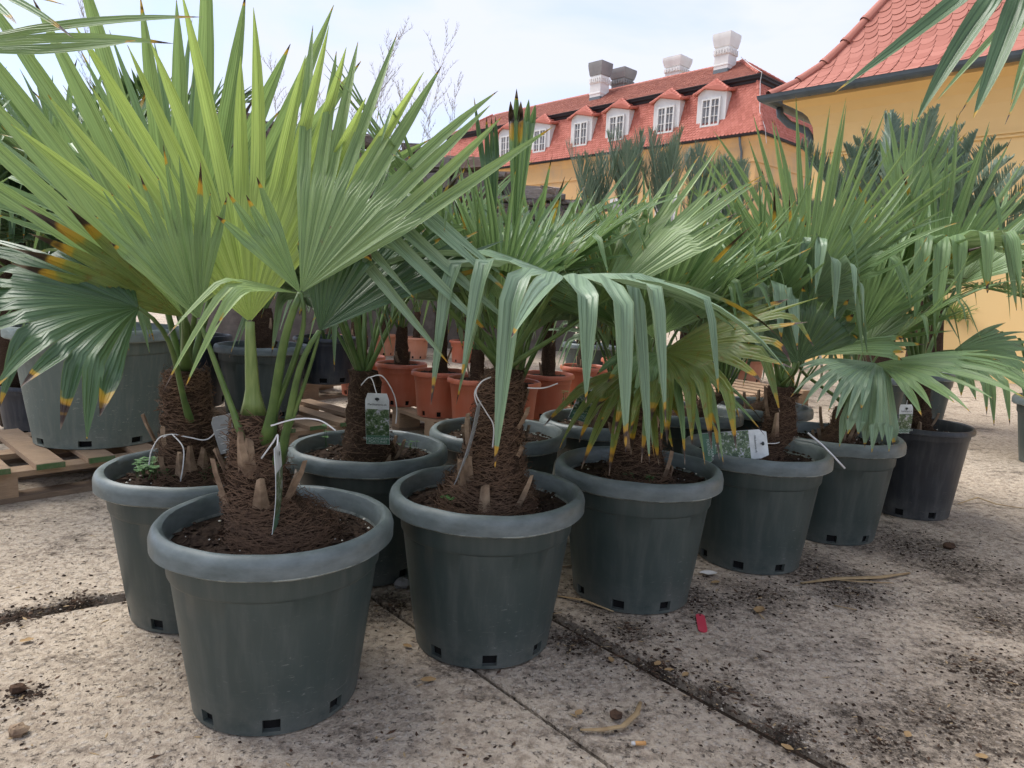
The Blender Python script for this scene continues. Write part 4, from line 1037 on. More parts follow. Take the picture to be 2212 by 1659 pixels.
# --- third palm: rusty speckled fan
x, y = .392, 2.099; o = V((x, y, 0))
e = potted('potted_palm', x, y, 0, POT, 'fan palm with rusty speckled fan hanging over its green pot', 'potted palm', seed=0, rz=.33)
cr = at(1395, 880, 2.1)
trunk(e, [o + V((.0, 0, .33)), o + V((0, 0, .375)), at(1378, 960, 2.1), at(1385, 920, 2.1), cr], [.11, .09, .066, .056, .045], 6, o, 9, 2000)
h(e, cr, at(1427, 762, 1.93), at(1660, 700, 1.75), V((.0, -.5, 1)), 165, 20, 'leaf_rusty', 41, o, split=.5, droop=.5, cup=.08, kinkp=.3, kinkr=(.55, .75), kinks=1.6, bprob=1, brown=(.06, .2), tone=.45, Ln=.46, r0=.008, rot=-25)
h(e, cr, at(1430, 764, 1.92), at(1520, 860, 1.6), V((.3, -.6, .9)), 120, 15, 'leaf', 42, o, split=.42, droop=1.2, cup=.05, bprob=1, brown=(.05, .22), tone=.65, Ln=.42, r0=.006, kinkp=.5, kinkr=(.4, .6), kinks=2.0)
h(e, cr, at(1372, 790, 1.95), at(1310, 900, 1.75), V((-.3, -.6, .9)), 110, 10, 'leaf_rusty', 43, o, split=.4, droop=1.4, cup=.05, bprob=1, brown=(.08, .25), tone=.55, Ln=.36, r0=.006)
crown_fill(e, cr - o, [('mid', 30), ('mid', 110), ('mid', 75), ('mid', 150), ('mid', 0)], 'leaf', .9, 5); crown_fill(e, cr - o, [('up', 50*k + 20) for k in range(7)], 'leaf', .85, 35)
# --- fourth palm: tall open fan
x, y = .862, 2.435; o = V((x, y, 0))
e = potted('potted_palm', x, y, 0, POT, 'fan palm with tall upright open fan and white trunk tag in a green pot', 'potted palm', seed=1, rz=.21)
cr = at(1688, 835, 2.43)
trunk(e, [o + V((.0, 0, .33)), o + V((0, 0, .375)), at(1683, 930, 2.43), at(1685, 890, 2.43), cr], [.09, .075, .055, .05, .042], 7, o, 5, 1100)
h(e, cr, at(1742, 650, 2.42), at(1752, 225, 2.45), V((-.05, -1, .25)), 112, 25, 'leaf_mid', 51, o, split=.36, droop=.05, cup=.08, side_len=.9, bprob=.7, brown=(.01, .04), tone=.25, taper=2.1, r0=.013, longbrown=0)
h(e, cr, at(1745, 645, 2.40), at(1800, 500, 2.2), V((.2, -.6, .9)), 130, 10, 'leaf_blue', 52, o, split=.4, droop=.3, cup=.0, kinkp=1, kinkr=(.42, .6), kinks=4, tone=.5, Ln=.46, r0=.006)
h(e, cr, at(1725, 783, 2.25), at(1720, 640, 2.2), V((.0, -1, .15)), 150, 14, 'leaf_dark', 53, o, split=.6, droop=.1, cup=.15, bprob=.9, brown=(.04, .12), tone=.3, Ln=.27, r0=.008, taper=2.4)
h(e, cr, at(1640, 640, 2.3), at(1600, 570, 2.1), V((-.3, -.6, .9)), 150, 9, 'leaf_blue', 54, o, split=.4, droop=.3, cup=.0, kinkp=1, kinkr=(.3, .5), kinks=4, tone=.5, Ln=.38, r0=.007)
crown_fill(e, cr - o, [('up', 60), ('mid', 100), ('mid', 150), ('mid', 20), ('up', 200), ('up', 280)], 'leaf', .95, 6)
# --- fifth palm: broad flat fan with one wide hanging lobe
x, y = 1.28, 2.757; o = V((x, y, 0))
e = potted('potted_palm', x, y, 0, POT, 'fan palm with broad flat fan, one wide lobe hanging over its green pot', 'potted palm', seed=2, rz=.4)
cr = at(1830, 880, 2.76)
trunk(e, [o + V((.0, 0, .33)), o + V((0, 0, .375)), at(1822, 920, 2.76), cr], [.08, .07, .05, .042], 8, o, 5, 900)
h(e, cr, at(1893, 787, 2.45), at(1893, 830, 2.05), V((.0, -.35, 1)), 46, 8, 'leaf_blue', 61, o, split=.70, droop=.9, cup=-.02, fold=.2, kinkp=1, kinkr=(.22, .26), kinks=3.2, bprob=.9, brown=(.03, .07), tone=.75, Ln=.42, r0=.009, longbrown=0, taper=1.2, side_len=.9)
h(e, cr, at(1893, 785, 2.455), at(2110, 770, 2.25), V((.0, -.4, 1)), 92, 15, 'leaf', 62, o, split=.45, droop=.85, cup=.02, bprob=.9, brown=(.02, .07), tone=.75, Ln=.52, r0=.006, longbrown=0, taper=2.0, rot=-12)
h(e, cr, at(1893, 785, 2.455), at(1760, 800, 2.3), V((.0, -.4, 1)), 62, 9, 'leaf_blue', 63, o, split=.5, droop=1.2, cup=.02, bprob=.9, brown=(.04, .12), tone=.6, Ln=.38, r0=.006, longbrown=0)
h(e, cr, at(1740, 770, 2.5), at(1985, 712, 2.3), V((-.2, -.7, .8)), 22, 6, 'leaf', 64, o, split=.75, droop=.35, cup=0, bprob=1, brown=(.06, .12), tone=.7, taper=2.5)
crown_fill(e, cr - o, [('up', 70), ('up', 170), ('mid', 110), ('mid', 40), ('mid', -10), ('up', 250)], 'leaf', 1.0, 7)
# --- black pot at the end of the row
x, y = 1.80, 3.11; o = V((x, y, 0))
e = potted('potted_palm', x, y, 0, POT_BLACK, 'fan palm with long drooping fans in the slim black pot ending the row', 'potted palm', seed=0, soil_z=.34, soil_s=.93)
cr = at(1985, 800, 3.1)
trunk(e, [o + V((.0, 0, .32)), o + V((0, 0, .36)), o + V((0, 0, .45)), cr], [.07, .065, .05, .042], 9, o, 4, 500)
h(e, cr, at(2012, 530, 2.95), at(2012, 480, 2.5), V((.0, -.1, 1)), 280, 24, 'leaf', 71, o, split=.42, droop=.35, cup=.15, kinkp=.85, kinkr=(.42, .62), kinks=4, bprob=.8, brown=(.02, .07), tone=.6, Ln=.62, r0=.010, longbrown=.02, taper=2.0)
h(e, cr, at(2060, 757, 2.7), at(2210, 770, 2.55), V((.1, -.6, .8)), 150, 18, 'leaf', 72, o, split=.45, droop=.7, cup=.05, kinkp=.5, kinkr=(.4, .6), kinks=3, bprob=.8, brown=(.03, .1), tone=.45, Ln=.42)
h(e, cr, at(1950, 480, 3.0), at(1990, 340, 3.0), V((.2, -.8, .3)), 80, 14, 'leaf', 73, o, split=.45, droop=.3, cup=.05, tone=.4, Ln=.5)
crown_fill(e, cr - o, [('up', 70), ('mid', 120), ('mid', 30), ('mid', 200), ('up', 250)], 'leaf', 1.15, 9)
# --- second row
row_b = [(-.445, 2.203, (785, 800), 'fan palm with printed dark tag in the second green row, clover seedling by its rim', 41),
         (-.043, 2.549, (1115, 830), 'fan palm in a green pot hidden behind the thick fibrous trunk', 52),
         (.37, 2.86, (1340, 850), 'fan palm in a green pot with printed tag leaning by small weeds', 63),
         (.80, 3.20, (1560, 850), 'fan palm in a green pot behind the rusty speckled fan', 74),
         (1.22, 3.46, (1712, 850), 'fan palm in a green pot behind the tall open fan', 85)]
for i, (x, y, cp, lab, sd) in enumerate(row_b):
    o = V((x, y, 0)); e = potted('potted_palm', x, y, 0, POT, lab, 'potted palm', seed=i, rz=.3*i)
    cr = at(*cp, y); trunk(e, [o + V((0, 0, .33)), o + V((0, 0, .375)), (o + V((0,0,.375))).lerp(cr, .4), cr], [.10, .085, .06, .045], sd, o, 5, 700)
    rnd = random.Random(sd); az0 = rnd.uniform(0, 60)
    sp = [('spear', 130)] + [('mid', az0 + 180 + 40*k) for k in range(2)] + ([('up', az0 + 120*k) for k in range(3)] if i in (0, 4) else []) + [('mid', -20 + 40*k + rnd.uniform(-10, 10)) for k in range(6)]
    crown_fill(e, cr - o, sp, 'leaf' if i % 2 else 'leaf_blue', .92, sd)
    if i in (1, 2, 3): crown_fill(e, cr - o, [('up', az0 + 52*k) for k in range(7)], 'leaf', .8, sd + 7)
    if i == 0:
        pass

# --- weathered large pots on the left pallets
pb = onz(170, 974, .144); px0 = pb + V((-.06, .27, 0))
o = V((px0.x, px0.y, .144)); e = potted('potted_palm', o.x, o.y, .144, POT_OLD, 'leafy fan palm in the large scratched pale green pot on the left pallet', 'potted palm', seed=1, soil_z=.46, soil_s=1.47, rz=.2)
crl = V((0, 0, .80)); trunk(e, [o + V((0, 0, .44)), o + V((0, 0, .48)), o + V((0, 0, .6)), o + crl], [.11, .09, .06, .05], 31, o, 4, 300)
crown_fill(e, crl, [('up', 40), ('up', 200), ('mid', 20), ('mid', 90), ('mid', 150), ('mid', 220), ('mid', 280), ('low', 330), ('low', 250), ('low', 60), ('hang', 300)], 'leaf', 1.2, 12)
pb2 = onz(540, 908, .144); o = V((pb2.x, pb2.y + .2, .144))
e = potted('potted_palm', o.x, o.y, .144, POT_BIG, 'fan palm in the smooth grey green pot on the pallet behind the front trunks', 'potted palm', seed=2, soil_z=.35, soil_s=1.03)
trunk(e, [o + V((0, 0, .34)), o + V((0, 0, .36)), o + V((0, 0, .48)), o + V((0, 0, .60))], [.09, .08, .06, .05], 32, o, 3, 200)
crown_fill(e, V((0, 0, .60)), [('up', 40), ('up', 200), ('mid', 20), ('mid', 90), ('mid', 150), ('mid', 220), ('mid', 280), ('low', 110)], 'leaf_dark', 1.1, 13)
for k, (px_, py_, lab) in enumerate([(345, 895, 'dark leaved palm in a navy pot between the two green pots on the left'), (690, 832, 'low palm in a shallow navy pot on the stacked pallets')]):
    q = onz(px_, py_, .144 if k == 0 else .29); zz = .144 if k == 0 else .292
    o = V((q.x, q.y + (.35 if k == 0 else .15), zz)); e = potted('potted_palm', o.x, o.y, zz, POT_NAVY, lab, 'potted palm', seed=k, soil_z=.235, soil_s=.82, perl=False)
    if k == 0: e.scale = (1.25, 1.25, 1.5)
    crown_fill(e, V((0, 0, .25)), [('up', 40), ('mid', 20), ('mid', 140), ('mid', 260), ('up', 190)], 'leaf_dark', .9, 14+k)

q = at(70, 640, 3.9); o = V((q.x, q.y, 0)); e = potted('potted_palm', o.x, o.y, 0, POT_NAVY, 'broad dark fan palm in a navy pot behind the large scratched pot', 'potted palm', seed=2, soil_z=.235, soil_s=.82, perl=False)
trunk(e, [o + V((0, 0, .22)), o + V((0, 0, .5)), o + V((0, 0, .85))], [.07, .06, .05], 34, o, 2, 100)
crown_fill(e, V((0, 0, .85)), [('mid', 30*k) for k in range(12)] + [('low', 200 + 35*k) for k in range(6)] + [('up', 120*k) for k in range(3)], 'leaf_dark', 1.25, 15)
# --- terracotta coloured pots on the middle pallets
TC = [(780, 768, 0), (867, 783, 0), (950, 800, 0), (1030, 815, 0), (1105, 822, 0), (1183, 806, 0), (1262, 790, 0), (1345, 775, 0), (713, 722, 1), (765, 724, 1), (830, 722, 1), (900, 728, 1), (1000, 735, 0), (1090, 740, 0), (1290, 742, 0), (1430, 752, 0), (1500, 770, 0), (1608, 772, 1), (1560, 745, 0), (1680, 750, 0), (1995, 752, 0), (2040, 768, 0), (1890, 760, 0), (1800, 745, 0)]
TL = ['fan palm in a terracotta coloured pot at the left end of the terracotta row', 'fan palm in a terracotta coloured pot second from the left end of the terracotta row', 'fan palm in the fully visible terracotta coloured pot standing at the pallet edge', 'fan palm in a terracotta coloured pot just left of the thick fibrous trunk', 'fan palm in a terracotta coloured pot hidden by the thick fibrous trunk', 'fan palm in a terracotta coloured pot behind the long hanging blue green leaves']
for i, (px_, py_, pale) in enumerate(TC):
    zt = .144 if i < 8 else 0.0
    q = onz(px_, py_, zt + .27); o = V((q.x, q.y, zt))
    lab = TL[i] if i < len(TL) else ('pale orange pot with a small palm standing far behind the trunks' if pale else 'fan palm in a terracotta coloured pot among the crowded rows behind')
    grp = None if i < len(TL) else ('pale pots far behind' if pale else 'terracotta pots in the crowded rows')
    if i == 17: lab, grp = 'fan palm in the large pale orange pot behind the tall open fan', None
    e = potted('potted_palm', o.x, o.y, zt, POT_PEACH if pale else POT_TC, lab, 'potted palm', grp, seed=i, soil_z=.245, soil_s=.66, perl=False, rz=i*.4)
    if i == 17: e.scale = (1.5, 1.5, 1.15)
    if zt == .144 and i > 7:                          # a block of pallet under each group further back
        pass
    rnd = random.Random(300 + i); tz = rnd.uniform(.42, .62) + (.14 if i in (5, 6, 7, 13, 14, 15, 16, 17, 18, 19) else 0)
    trunk(e, [o + V((0, 0, .24)), o + V((0, 0, .28)), o + V((0, 0, tz))], [.05, .045, .035], 90+i, o, 2, 120)
    az0 = rnd.uniform(0, 90); sp = [('spear', az0), ('up', az0), ('up', az0+180)] + [('mid', az0+30+90*k) for k in range(4)] + [('up', az0+45+90*k) for k in range(4)]
    crown_fill(e, V((0, 0, tz - .02)), sp, rnd.choice(['leaf', 'leaf', 'leaf_blue', 'leaf_mid']), rnd.uniform(.85, 1.1), 300+i)

# --- palms that reach in from outside the frame
o = V((2.35, 1.75, 0)); e = potted('potted_palm', o.x, o.y, 0, POT, 'tall fan palm outside the frame whose long dark strips hang before the yellow house', 'potted palm', seed=1)
cr = V((2.35, 1.75, 1.35)); trunk(e, [o + V((0, 0, .33)), o + V((0, 0, .4)), o + V((0, 0, .9)), cr], [.10, .085, .06, .05], 77, o, 4, 200)
h(e, cr, at(2250, -150, 1.72), at(1925, 290, 1.62), V((-.6, -.75, .2)), 46, 3, 'leaf_dark', 81, o, split=.28, droop=.10, cup=.05, bprob=1, brown=(.02, .05), tone=.6, side_len=.97, r0=.011, longbrown=0, taper=2.4)
h(e, cr, at(2330, -110, 1.8), at(2105, 270, 1.75), V((-.75, -.6, .2)), 44, 5, 'leaf', 82, o, split=.28, droop=.2, cup=.05, bprob=1, brown=(.03, .07), tone=.4, side_len=.95, r0=.011, taper=2.4)
crown_fill(e, cr - o, [('up', 40), ('mid', 330), ('mid', 60)], 'leaf', 1.0, 21)
o = V((-1.75, 1.45, 0)); e = potted('potted_palm', o.x, o.y, 0, POT, 'tall fan palm outside the frame whose pale strips stick out level at the top', 'potted palm', seed=2)
cr = V((-1.75, 1.45, 1.15)); trunk(e, [o + V((0, 0, .33)), o + V((0, 0, .4)), o + V((0, 0, .8)), cr], [.10, .085, .06, .05], 78, o, 4, 200)
h(e, cr, at(-170, 110, 1.30), at(415, 45, 1.25), V((-.1, -1, .35)), 14, 3, 'leaf_mid', 83, o, split=.40, droop=.04, cup=0, bprob=1, brown=(.05, .10), tone=.55, taper=2.8, fold=.15, longbrown=0, side_len=.95)
h(e, cr, at(-120, -60, 1.30), at(150, 35, 1.2), V((.1, -.6, .8)), 24, 3, 'leaf', 84, o, split=.4, droop=.2, cup=0, bprob=1, brown=(.08, .2), tone=.5, taper=2.4)
crown_fill(e, cr - o, [('up', 140), ('mid', 170), ('low', 230), ('mid', 200)], 'leaf', 1.0, 22)

# --- date palm and cycads
def pinnate(name, o, z, potm, lab, cat, frs, crown, specs, seed, sc_=1.0, group=None, trunk_r=.09):
    e = empty(name, (o.x, o.y, z), lab, cat, group); rnd = random.Random(seed)
    if potm: ob('pot', potm, e); ob('soil', SOILS[seed % 3], e, (0, 0, .35), scale=(.95, .95, 1))
    m = MB(); m.tube([V((0, 0, .02)), V((0, 0, crown*.5)), V((0, 0, crown))], [trunk_r*1.2, trunk_r*1.1, trunk_r*.8], 12); m.ob('trunk', M['bark'], e, True)
    for az, k, tilt in specs: ob('frond', frs[k % len(frs)], e, (0, 0, crown), (0, R(tilt), R(az)), sc_ * rnd.uniform(.9, 1.1))
    return e
rnd = random.Random(9)
fd = [frond_mesh('frond', 1.25, 68, 70, 46, .36, M['leaf_dark'], 5, .011, 50, .25), frond_mesh('frond', 1.2, 45, 75, 46, .36, M['leaf_dark'], 6, .011, 50, .25), frond_mesh('frond', 1.1, 22, 60, 44, .34, M['leaf_dark'], 7, .011, 50, .25)]
q = at(215, 560, 4.4); pinnate('date_palm', V((q.x, q.y, 0)), 0, None, 'dark feathery date palm towering behind the left pots', 'palm', fd, q.z, [(20+i*33, i % 3, 0) for i in range(11)] + [(355, 1, 0), (5, 0, 0), (-20, 1, 0)], 3, 1.1)
q = at(30, 520, 4.0); pinnate('date_palm', V((q.x, q.y, 0)), 0, None, 'dark feathery date palm at the far left edge', 'palm', fd, q.z, [(10+i*45, i % 3, 0) for i in range(8)], 4, .9)
fc = [frond_mesh('frond', 1.05, 78, 16, 110, .20, M['cycad'], 15, .0075, 52, .7), frond_mesh('frond', 1.05, 62, 18, 110, .20, M['cycad'], 16, .0075, 52, .7), frond_mesh('frond', 1.0, 42, 22, 104, .20, M['cycad'], 18, .0075, 52, .7)]
for k, (px_, py_, Y, lab, s) in enumerate([(1905, 640, 5.2, 'large grey green cycad with dense upright feathers before the yellow house wall', 1.12), (2010, 650, 5.6, 'large grey green cycad beside the dense one with leaning feathers', 1.1)]):
    q = at(px_, py_, Y); pinnate('cycad', V((q.x, q.y, 0)), 0, POT, lab, 'cycad', fc, q.z, [(i*15.3 + k*11, (i*2) % 3, rnd.uniform(-7, 7)) for i in range(24)] + [(i*36+15, 0, rnd.uniform(-12, 4)) for i in range(10)], 30+k, s, None, .12)
fg = [frond_mesh('frond', .95, 40, 60, 80, .13, M['cycad_green'], 25, .0055, 60, .25), frond_mesh('frond', .95, 20, 50, 80, .13, M['cycad_green'], 26, .0055, 60, .25)]
q = at(2330, 640, 4.2); pinnate('cycad', V((q.x, q.y, 0)), 0, POT, 'green cycad whose arching feathers reach in by the pale fence', 'cycad', fg, q.z - .1, [(i*30+7, i % 2, 0) for i in range(12)], 34, 1.15, None, .1)
fu = [frond_mesh('frond', .85, 84, 14, 44, .30, M['cycad'], 35, .005, 24, .30), frond_mesh('frond', .85, 72, 6, 44, .30, M['cycad'], 36, .005, 26, .30), frond_mesh('frond', .75, 62, -6, 44, .28, M['cycad'], 37, .005, 26, .30)]
for k, (px_, top_) in enumerate([(1290, 330), (1365, 300), (1440, 305), (1520, 335), (1590, 350)]):
    t_ = at(px_, top_, 7.2); pinnate('cycad', V((t_.x, t_.y, 0)), 0, POT, 'cycad with closed upright feathers standing in a row before the manor', 'cycad', fu, t_.z - .80, [(i*47 + k*20, i % 3, 0) for i in range(8)], 40+k, 1.0, 'row of upright cycads before the manor', .09)
# ------------------------------------------------------------------ tags
def text_mesh(s, size, mat, align='CENTER'):
    c = bpy.data.curves.new('lettering', 'FONT'); c.body = s; c.size = size; c.align_x = align; c.align_y = 'CENTER'; c.space_line = .9
    t = bpy.data.objects.new('lettering', c); me = bpy.data.meshes.new_from_object(t); bpy.data.objects.remove(t); bpy.data.curves.remove(c)
    me.materials.clear(); me.materials.append(mat); return me
TXT1 = text_mesh('TRACHYCARPUS\nFORTUNEI', .0115, M['card_text']); TXT2 = text_mesh('Mediterania.sk', .0095, M['card_ink']); TXT3 = text_mesh('FORTUNEI', .012, M['card_white'])
def plant_tag(p, xv, yv, label, cords, back=False, wd=.085, ht=.16, letter=True):
    """card hanging from its hole at p; xv across, yv up"""
    e = empty('plant_tag', p, label, 'tag'); x = V(xv).normalized(); y = (V(yv) - x * V(yv).dot(x)).normalized(); z = x.cross(y)
    Mx = Matrix(((x.x, y.x, z.x, 0), (x.y, y.y, z.y, 0), (x.z, y.z, z.z, 0), (0, 0, 0, 1)))
    m = MB(); N = 8; b0 = ht
    # chamfered card with a slight bow
    rows = []
    for i in range(N+1):
        t = i/N; yy = -ht*t + .012; ww = wd/2 * (1 if t > .06 else .8); bow = .006*math.sin(t*3.1)
        rows.append([V((-ww, yy, bow)), V((ww, yy, bow))])
    m.v += [p_ for r in rows for p_ in r] + [p_ - V((0, 0, .0009)) for r in rows for p_ in r]; K = 2*(N+1)
    for i in range(N):
        a = 2*i; m.f += [(a, a+2, a+3, a+1), (K+a, K+a+1, K+a+3, K+a+2), (a, K+a, K+a+2, a+2), (a+1, a+3, K+a+3, K+a+1)]; m.m += [0]*4
    m.f += [(0, 1, K+1, K), (K-2, 2*K-2, 2*K-1, K-1)]; m.m += [0, 0]
    c = m.ob('card', M['card_grey' if back else 'card_white'], e); c.matrix_local = Mx
    def patch(y0, y1, mat, nm, n=6):
        q = MB(); rr = []
        for i in range(n+1):
            yy = y0 + (y1-y0)*i/n; t = (.012-yy)/ht; rr.append([V((-wd/2*.98, yy, .006*math.sin(t*3.1)+.0006)), V((wd/2*.98, yy, .006*math.sin(t*3.1)+.0006))])
        quad_strip(q, [r[::-1] for r in rr]); return q.ob(nm, mat, c)
    if not back:
        patch(-ht*.22, -ht*.74, M['card_photo'], 'photo_print'); patch(-ht*.741, -ht+.013, M['card_green'], 'green_band')
        if letter: ob('lettering', TXT1, c, (0, -ht*.83, .0075)); ob('lettering', TXT2, c, (0, -ht*.13, .0055))
        q = MB(); rr = random.Random(1)                       # little tree emblem above the name
        q.add([(.007*math.cos(a*.9), -.004+.005*math.sin(a*.9), .0052) for a in range(7)], [tuple(range(7))]); q.add([(-.001, -.012, .0052), (.001, -.012, .0052), (.001, -.004, .0052), (-.001, -.004, .0052)], [(0,1,2,3)]); q.ob('emblem', M['card_ink'], c)
    else:
        for k in range(6):
            q = MB(); q.add([(-wd*.4, -.02-k*.02, .0069), (wd*.36, -.02-k*.02, .0069), (wd*.36, -.0215-k*.02, .0069), (-wd*.4, -.0215-k*.02, .0069)], [(3,2,1,0)]); q.ob('printed_line', M['card_white'], c)
    for pts in cords:
        # smooth the cord
        P = [V(q) for q in pts]; out = []
        for i in range(len(P)-1):
            p0, p1, p2, p3 = P[max(i-1,0)], P[i], P[i+1], P[min(i+2, len(P)-1)]
            for k in range(6):
                t = k/6; out.append(.5*((2*p1) + (p2-p0)*t + (2*p0-5*p1+4*p2-p3)*t*t + (3*p1-p0-3*p2+p3)*t**3))
        out.append(P[-1]); m = MB(); m.tube([q - V(p) for q in out], .0017, 6); m.ob('cord', M['cord'], e, True)
    return e
A = lambda *q: at(*q)
# edge-on white tag before the foremost trunk
p = A(598, 975, 1.37); plant_tag(p, (-.16, 1, 0), (0.02, 0, 1), 'white tag seen edge on, hanging before the foremost trunk', [[A(565, 990, 1.40), A(590, 955, 1.39), A(600, 940, 1.385), p], [A(585, 920, 1.39), A(640, 905, 1.40), A(690, 908, 1.41), A(725, 930, 1.41)]], wd=.075, ht=.17, letter=False)
p = A(488, 905, 1.72); plant_tag(p, (.8, .3, .2), (.25, -.2, 1), 'grey tag back tied to the trunk above the clover', [[p, A(450, 948, 1.79), A(410, 945, 1.80), A(372, 938, 1.80), A(352, 945, 1.79)], [A(372, 938, 1.80), A(395, 965, 1.78), A(396, 1000, 1.77), A(390, 1040, 1.77)], [A(372, 938, 1.80), A(345, 945, 1.78), A(327, 975, 1.77), A(322, 1005, 1.77)]], back=True, wd=.07, ht=.105)
p = A(815, 858, 2.06); plant_tag(p, (1, .05, .0), (-.16, -.25, 1), 'tag with dark garden photo hanging beside the second row trunk', [[A(780, 832, 2.13), A(800, 815, 2.10), A(812, 845, 2.07), p], [A(800, 815, 2.10), A(825, 812, 2.06), A(848, 845, 2.05), A(857, 880, 2.05), A(855, 915, 2.05)]], wd=.07, ht=.165)
p = A(1033, 880, 1.66); plant_tag(p, (.10, 1, 0), (.25, 0, 1), 'dark tag seen edge on leaning from the thick fibrous trunk', [[p, A(1025, 850, 1.66), A(1040, 825, 1.68), A(1060, 815, 1.72)], [A(1040, 825, 1.68), A(1028, 850, 1.65), A(1050, 890, 1.67), A(1066, 920, 1.68), A(1064, 966, 1.69)], [A(1140, 838, 1.72), A(1175, 838, 1.70), A(1205, 828, 1.70)]], back=True, wd=.07, ht=.20)
p = A(1290, 825, 2.75); plant_tag(p, (1, .1, -.3), (.35, -.25, 1), 'printed tag propped by the small weeds in the second row', [[p, A(1320, 812, 2.78), A(1345, 805, 2.82)]], wd=.10, ht=.19)
p = A(1650, 958, 2.28); plant_tag(p, (.12, -.25, -1), (1, -.1, .06), 'bright white tag lying across the rim beside its trunk', [[p, A(1662, 958, 2.32), A(1680, 957, 2.36), A(1695, 948, 2.40)]], wd=.095, ht=.21)
p = A(1772, 775, 2.7); plant_tag(p, (.5, .8, 0), (-.1, 0, 1), 'small white tag between the petioles of the fourth palm', [[p, A(1768, 765, 2.7)]], wd=.05, ht=.11, letter=False)
p = A(1957, 880, 2.88); plant_tag(p, (1, .3, 0), (.1, 0, 1), 'white tag inside the rim of the slim black pot', [[p, A(1960, 865, 2.95)]], wd=.07, ht=.12)
m = MB(); m.tube([A(1745, 935, 2.22), A(1775, 960, 2.19), A(1800, 985, 2.17), A(1825, 1012, 2.16)], .003, 6); tag(m.ob('cord', M['cord'], None, True), 'loose white cord end sticking out over the rim of the fourth green pot', 'cord')
m = MB(); m.tube([A(1866, 838, 2.5), A(1874, 865, 2.48), A(1892, 895, 2.46)], .003, 6); tag(m.ob('cord', M['cord'], None, True), 'white cord end dangling below the broad flat fan', 'cord')

# ------------------------------------------------------------------ weeds in the pots
def clover(loc, n, spread, seed, label, grp=None, hgt=.03, s0=.011):
    r = random.Random(seed); m = MB()
    for i in range(n):
        a = r.uniform(0, 6.28); rr = spread * math.sqrt(r.random()); b = V((rr*math.cos(a), rr*math.sin(a), 0)); tp = b + V((r.uniform(-.01,.01), r.uniform(-.01,.01), hgt*r.uniform(.5, 1.2)))
        m.tube([b, tp], .0008, 3)
        for k in range(3):
            an = a + k*2.09; d = V((math.cos(an), math.sin(an), r.uniform(-.1,.25))); sd = V((-d.y, d.x, 0)); s = s0*r.uniform(.7, 1.2)
            m.add([tp, tp + d*s*.5 + sd*s*.5, tp + d*s*1.05 + sd*s*.35, tp + d*s*.95, tp + d*s*1.05 - sd*s*.35, tp + d*s*.5 - sd*s*.5], [(0,1,2,3),(0,3,4,5)])
    o_ = m.ob('clover_weed', M['weed'], loc=loc); tag(o_, label, 'weed', grp)
clover(onz(360, 1025, .377) + V((0, .02, 0)), 150, .085, 1, 'patch of dark clover growing at the foot of the yellow tipped palm')
clover(onz(430, 1040, .377) + V((0, .05, 0)), 40, .04, 2, 'low clover at the rim side of the yellow tipped palm')
clover(onz(978, 1085, .377), 5, .02, 3, 'two leaved seedling in the pot of the thick trunked palm', None, .015, .012)
clover(onz(705, 965, .377), 3, .012, 4, 'bright clover seedling standing in the second row pot', None, .06, .012)
clover(onz(885, 970, .377), 8, .03, 5, 'little tuft of green weed right of the printed dark tag', None, .025, .008)
clover(onz(1245, 880, .377), 40, .07, 6, 'loose leafy weeds beside the propped printed tag', None, .06, .01)
clover(onz(1385, 1030, .377), 25, .05, 7, 'low weeds around the rusty fan palm stem', None, .015, .008)

# ------------------------------------------------------------------ litter on the concrete
def curl_leaf(px_, py_, s, label, seed, mat='dryleaf', grp=None):
    r = random.Random(seed); m = MB(); n = 6; rows = []
    for i in range(n+1):
        t = i/n; w_ = s*.32*math.sin(math.pi*(t*.92+.04))**.8; zc = .004 + .25*s*(t-.5)**2
        rows.append([V((s*(t-.5), -w_*r.uniform(.8,1.1), zc + .25*w_ + r.uniform(0,.002))), V((s*(t-.5), 0, zc)), V((s*(t-.5), w_*r.uniform(.8,1.1), zc + .3*w_))])
    quad_strip(m, rows); q = onz(px_, py_); tag(m.ob('dry_leaf', M[mat], None, True, loc=(q.x, q.y, .001), rot=(0, 0, r.uniform(0, 6))), label, 'leaf', grp)
curl_leaf(925, 1474, .035, 'curled tan leaf lying before the thick trunked palm pot', 1)
curl_leaf(1530, 1243, .06, 'pale cream crumpled leaf by the foot of the third pot', 2, 'paper')
curl_leaf(1545, 1262, .035, 'tan leaf just beside the pale cream leaf', 3)
curl_leaf(58, 1388, .03, 'single tan leaf on bare concrete beyond the dark joint', 4)
curl_leaf(1640, 1322, .05, 'tan leaf lying between soil crumbs near the red label', 5)
for k, (a, b) in enumerate([(1420,1438),(1445,1452),(1700,1620),(1320,1430),(1960,1592),(2120,1640),(880,1400),(1480,1462),(1250,1545)]):
    curl_leaf(a, b, .025, 'small brown leaf fragment lying on the concrete', 10+k, 'dryleaf', 'leaf fragments on the concrete')
def strand(pts, r0, mat, nm, label, cat, grp=None, flat=.4):
    P = [onz(a, b) + V((0, 0, .004 + dz)) for a, b, dz in pts]; c = P[0].copy(); m = MB(); m.tube([p_ - c for p_ in P], [r0*(.5 if i in (0, len(P)-1) else 1) for i in range(len(P))], 6, flat=flat); tag(m.ob(nm, M[mat], None, True, loc=c), label, cat, grp)
strand([(1253,1580,0),(1300,1583,.003),(1345,1578,.006),(1375,1552,.008),(1383,1523,.004)], .007, 'straw', 'dry_palm_strip', 'curved dry palm strip bent like a hook on the concrete', 'leaf strip')
strand([(1205,1290,0),(1260,1303,.006),(1325,1325,.002)], .006, 'straw', 'dry_palm_strip', 'straight tan strip poking out between the second and third pots', 'leaf strip')
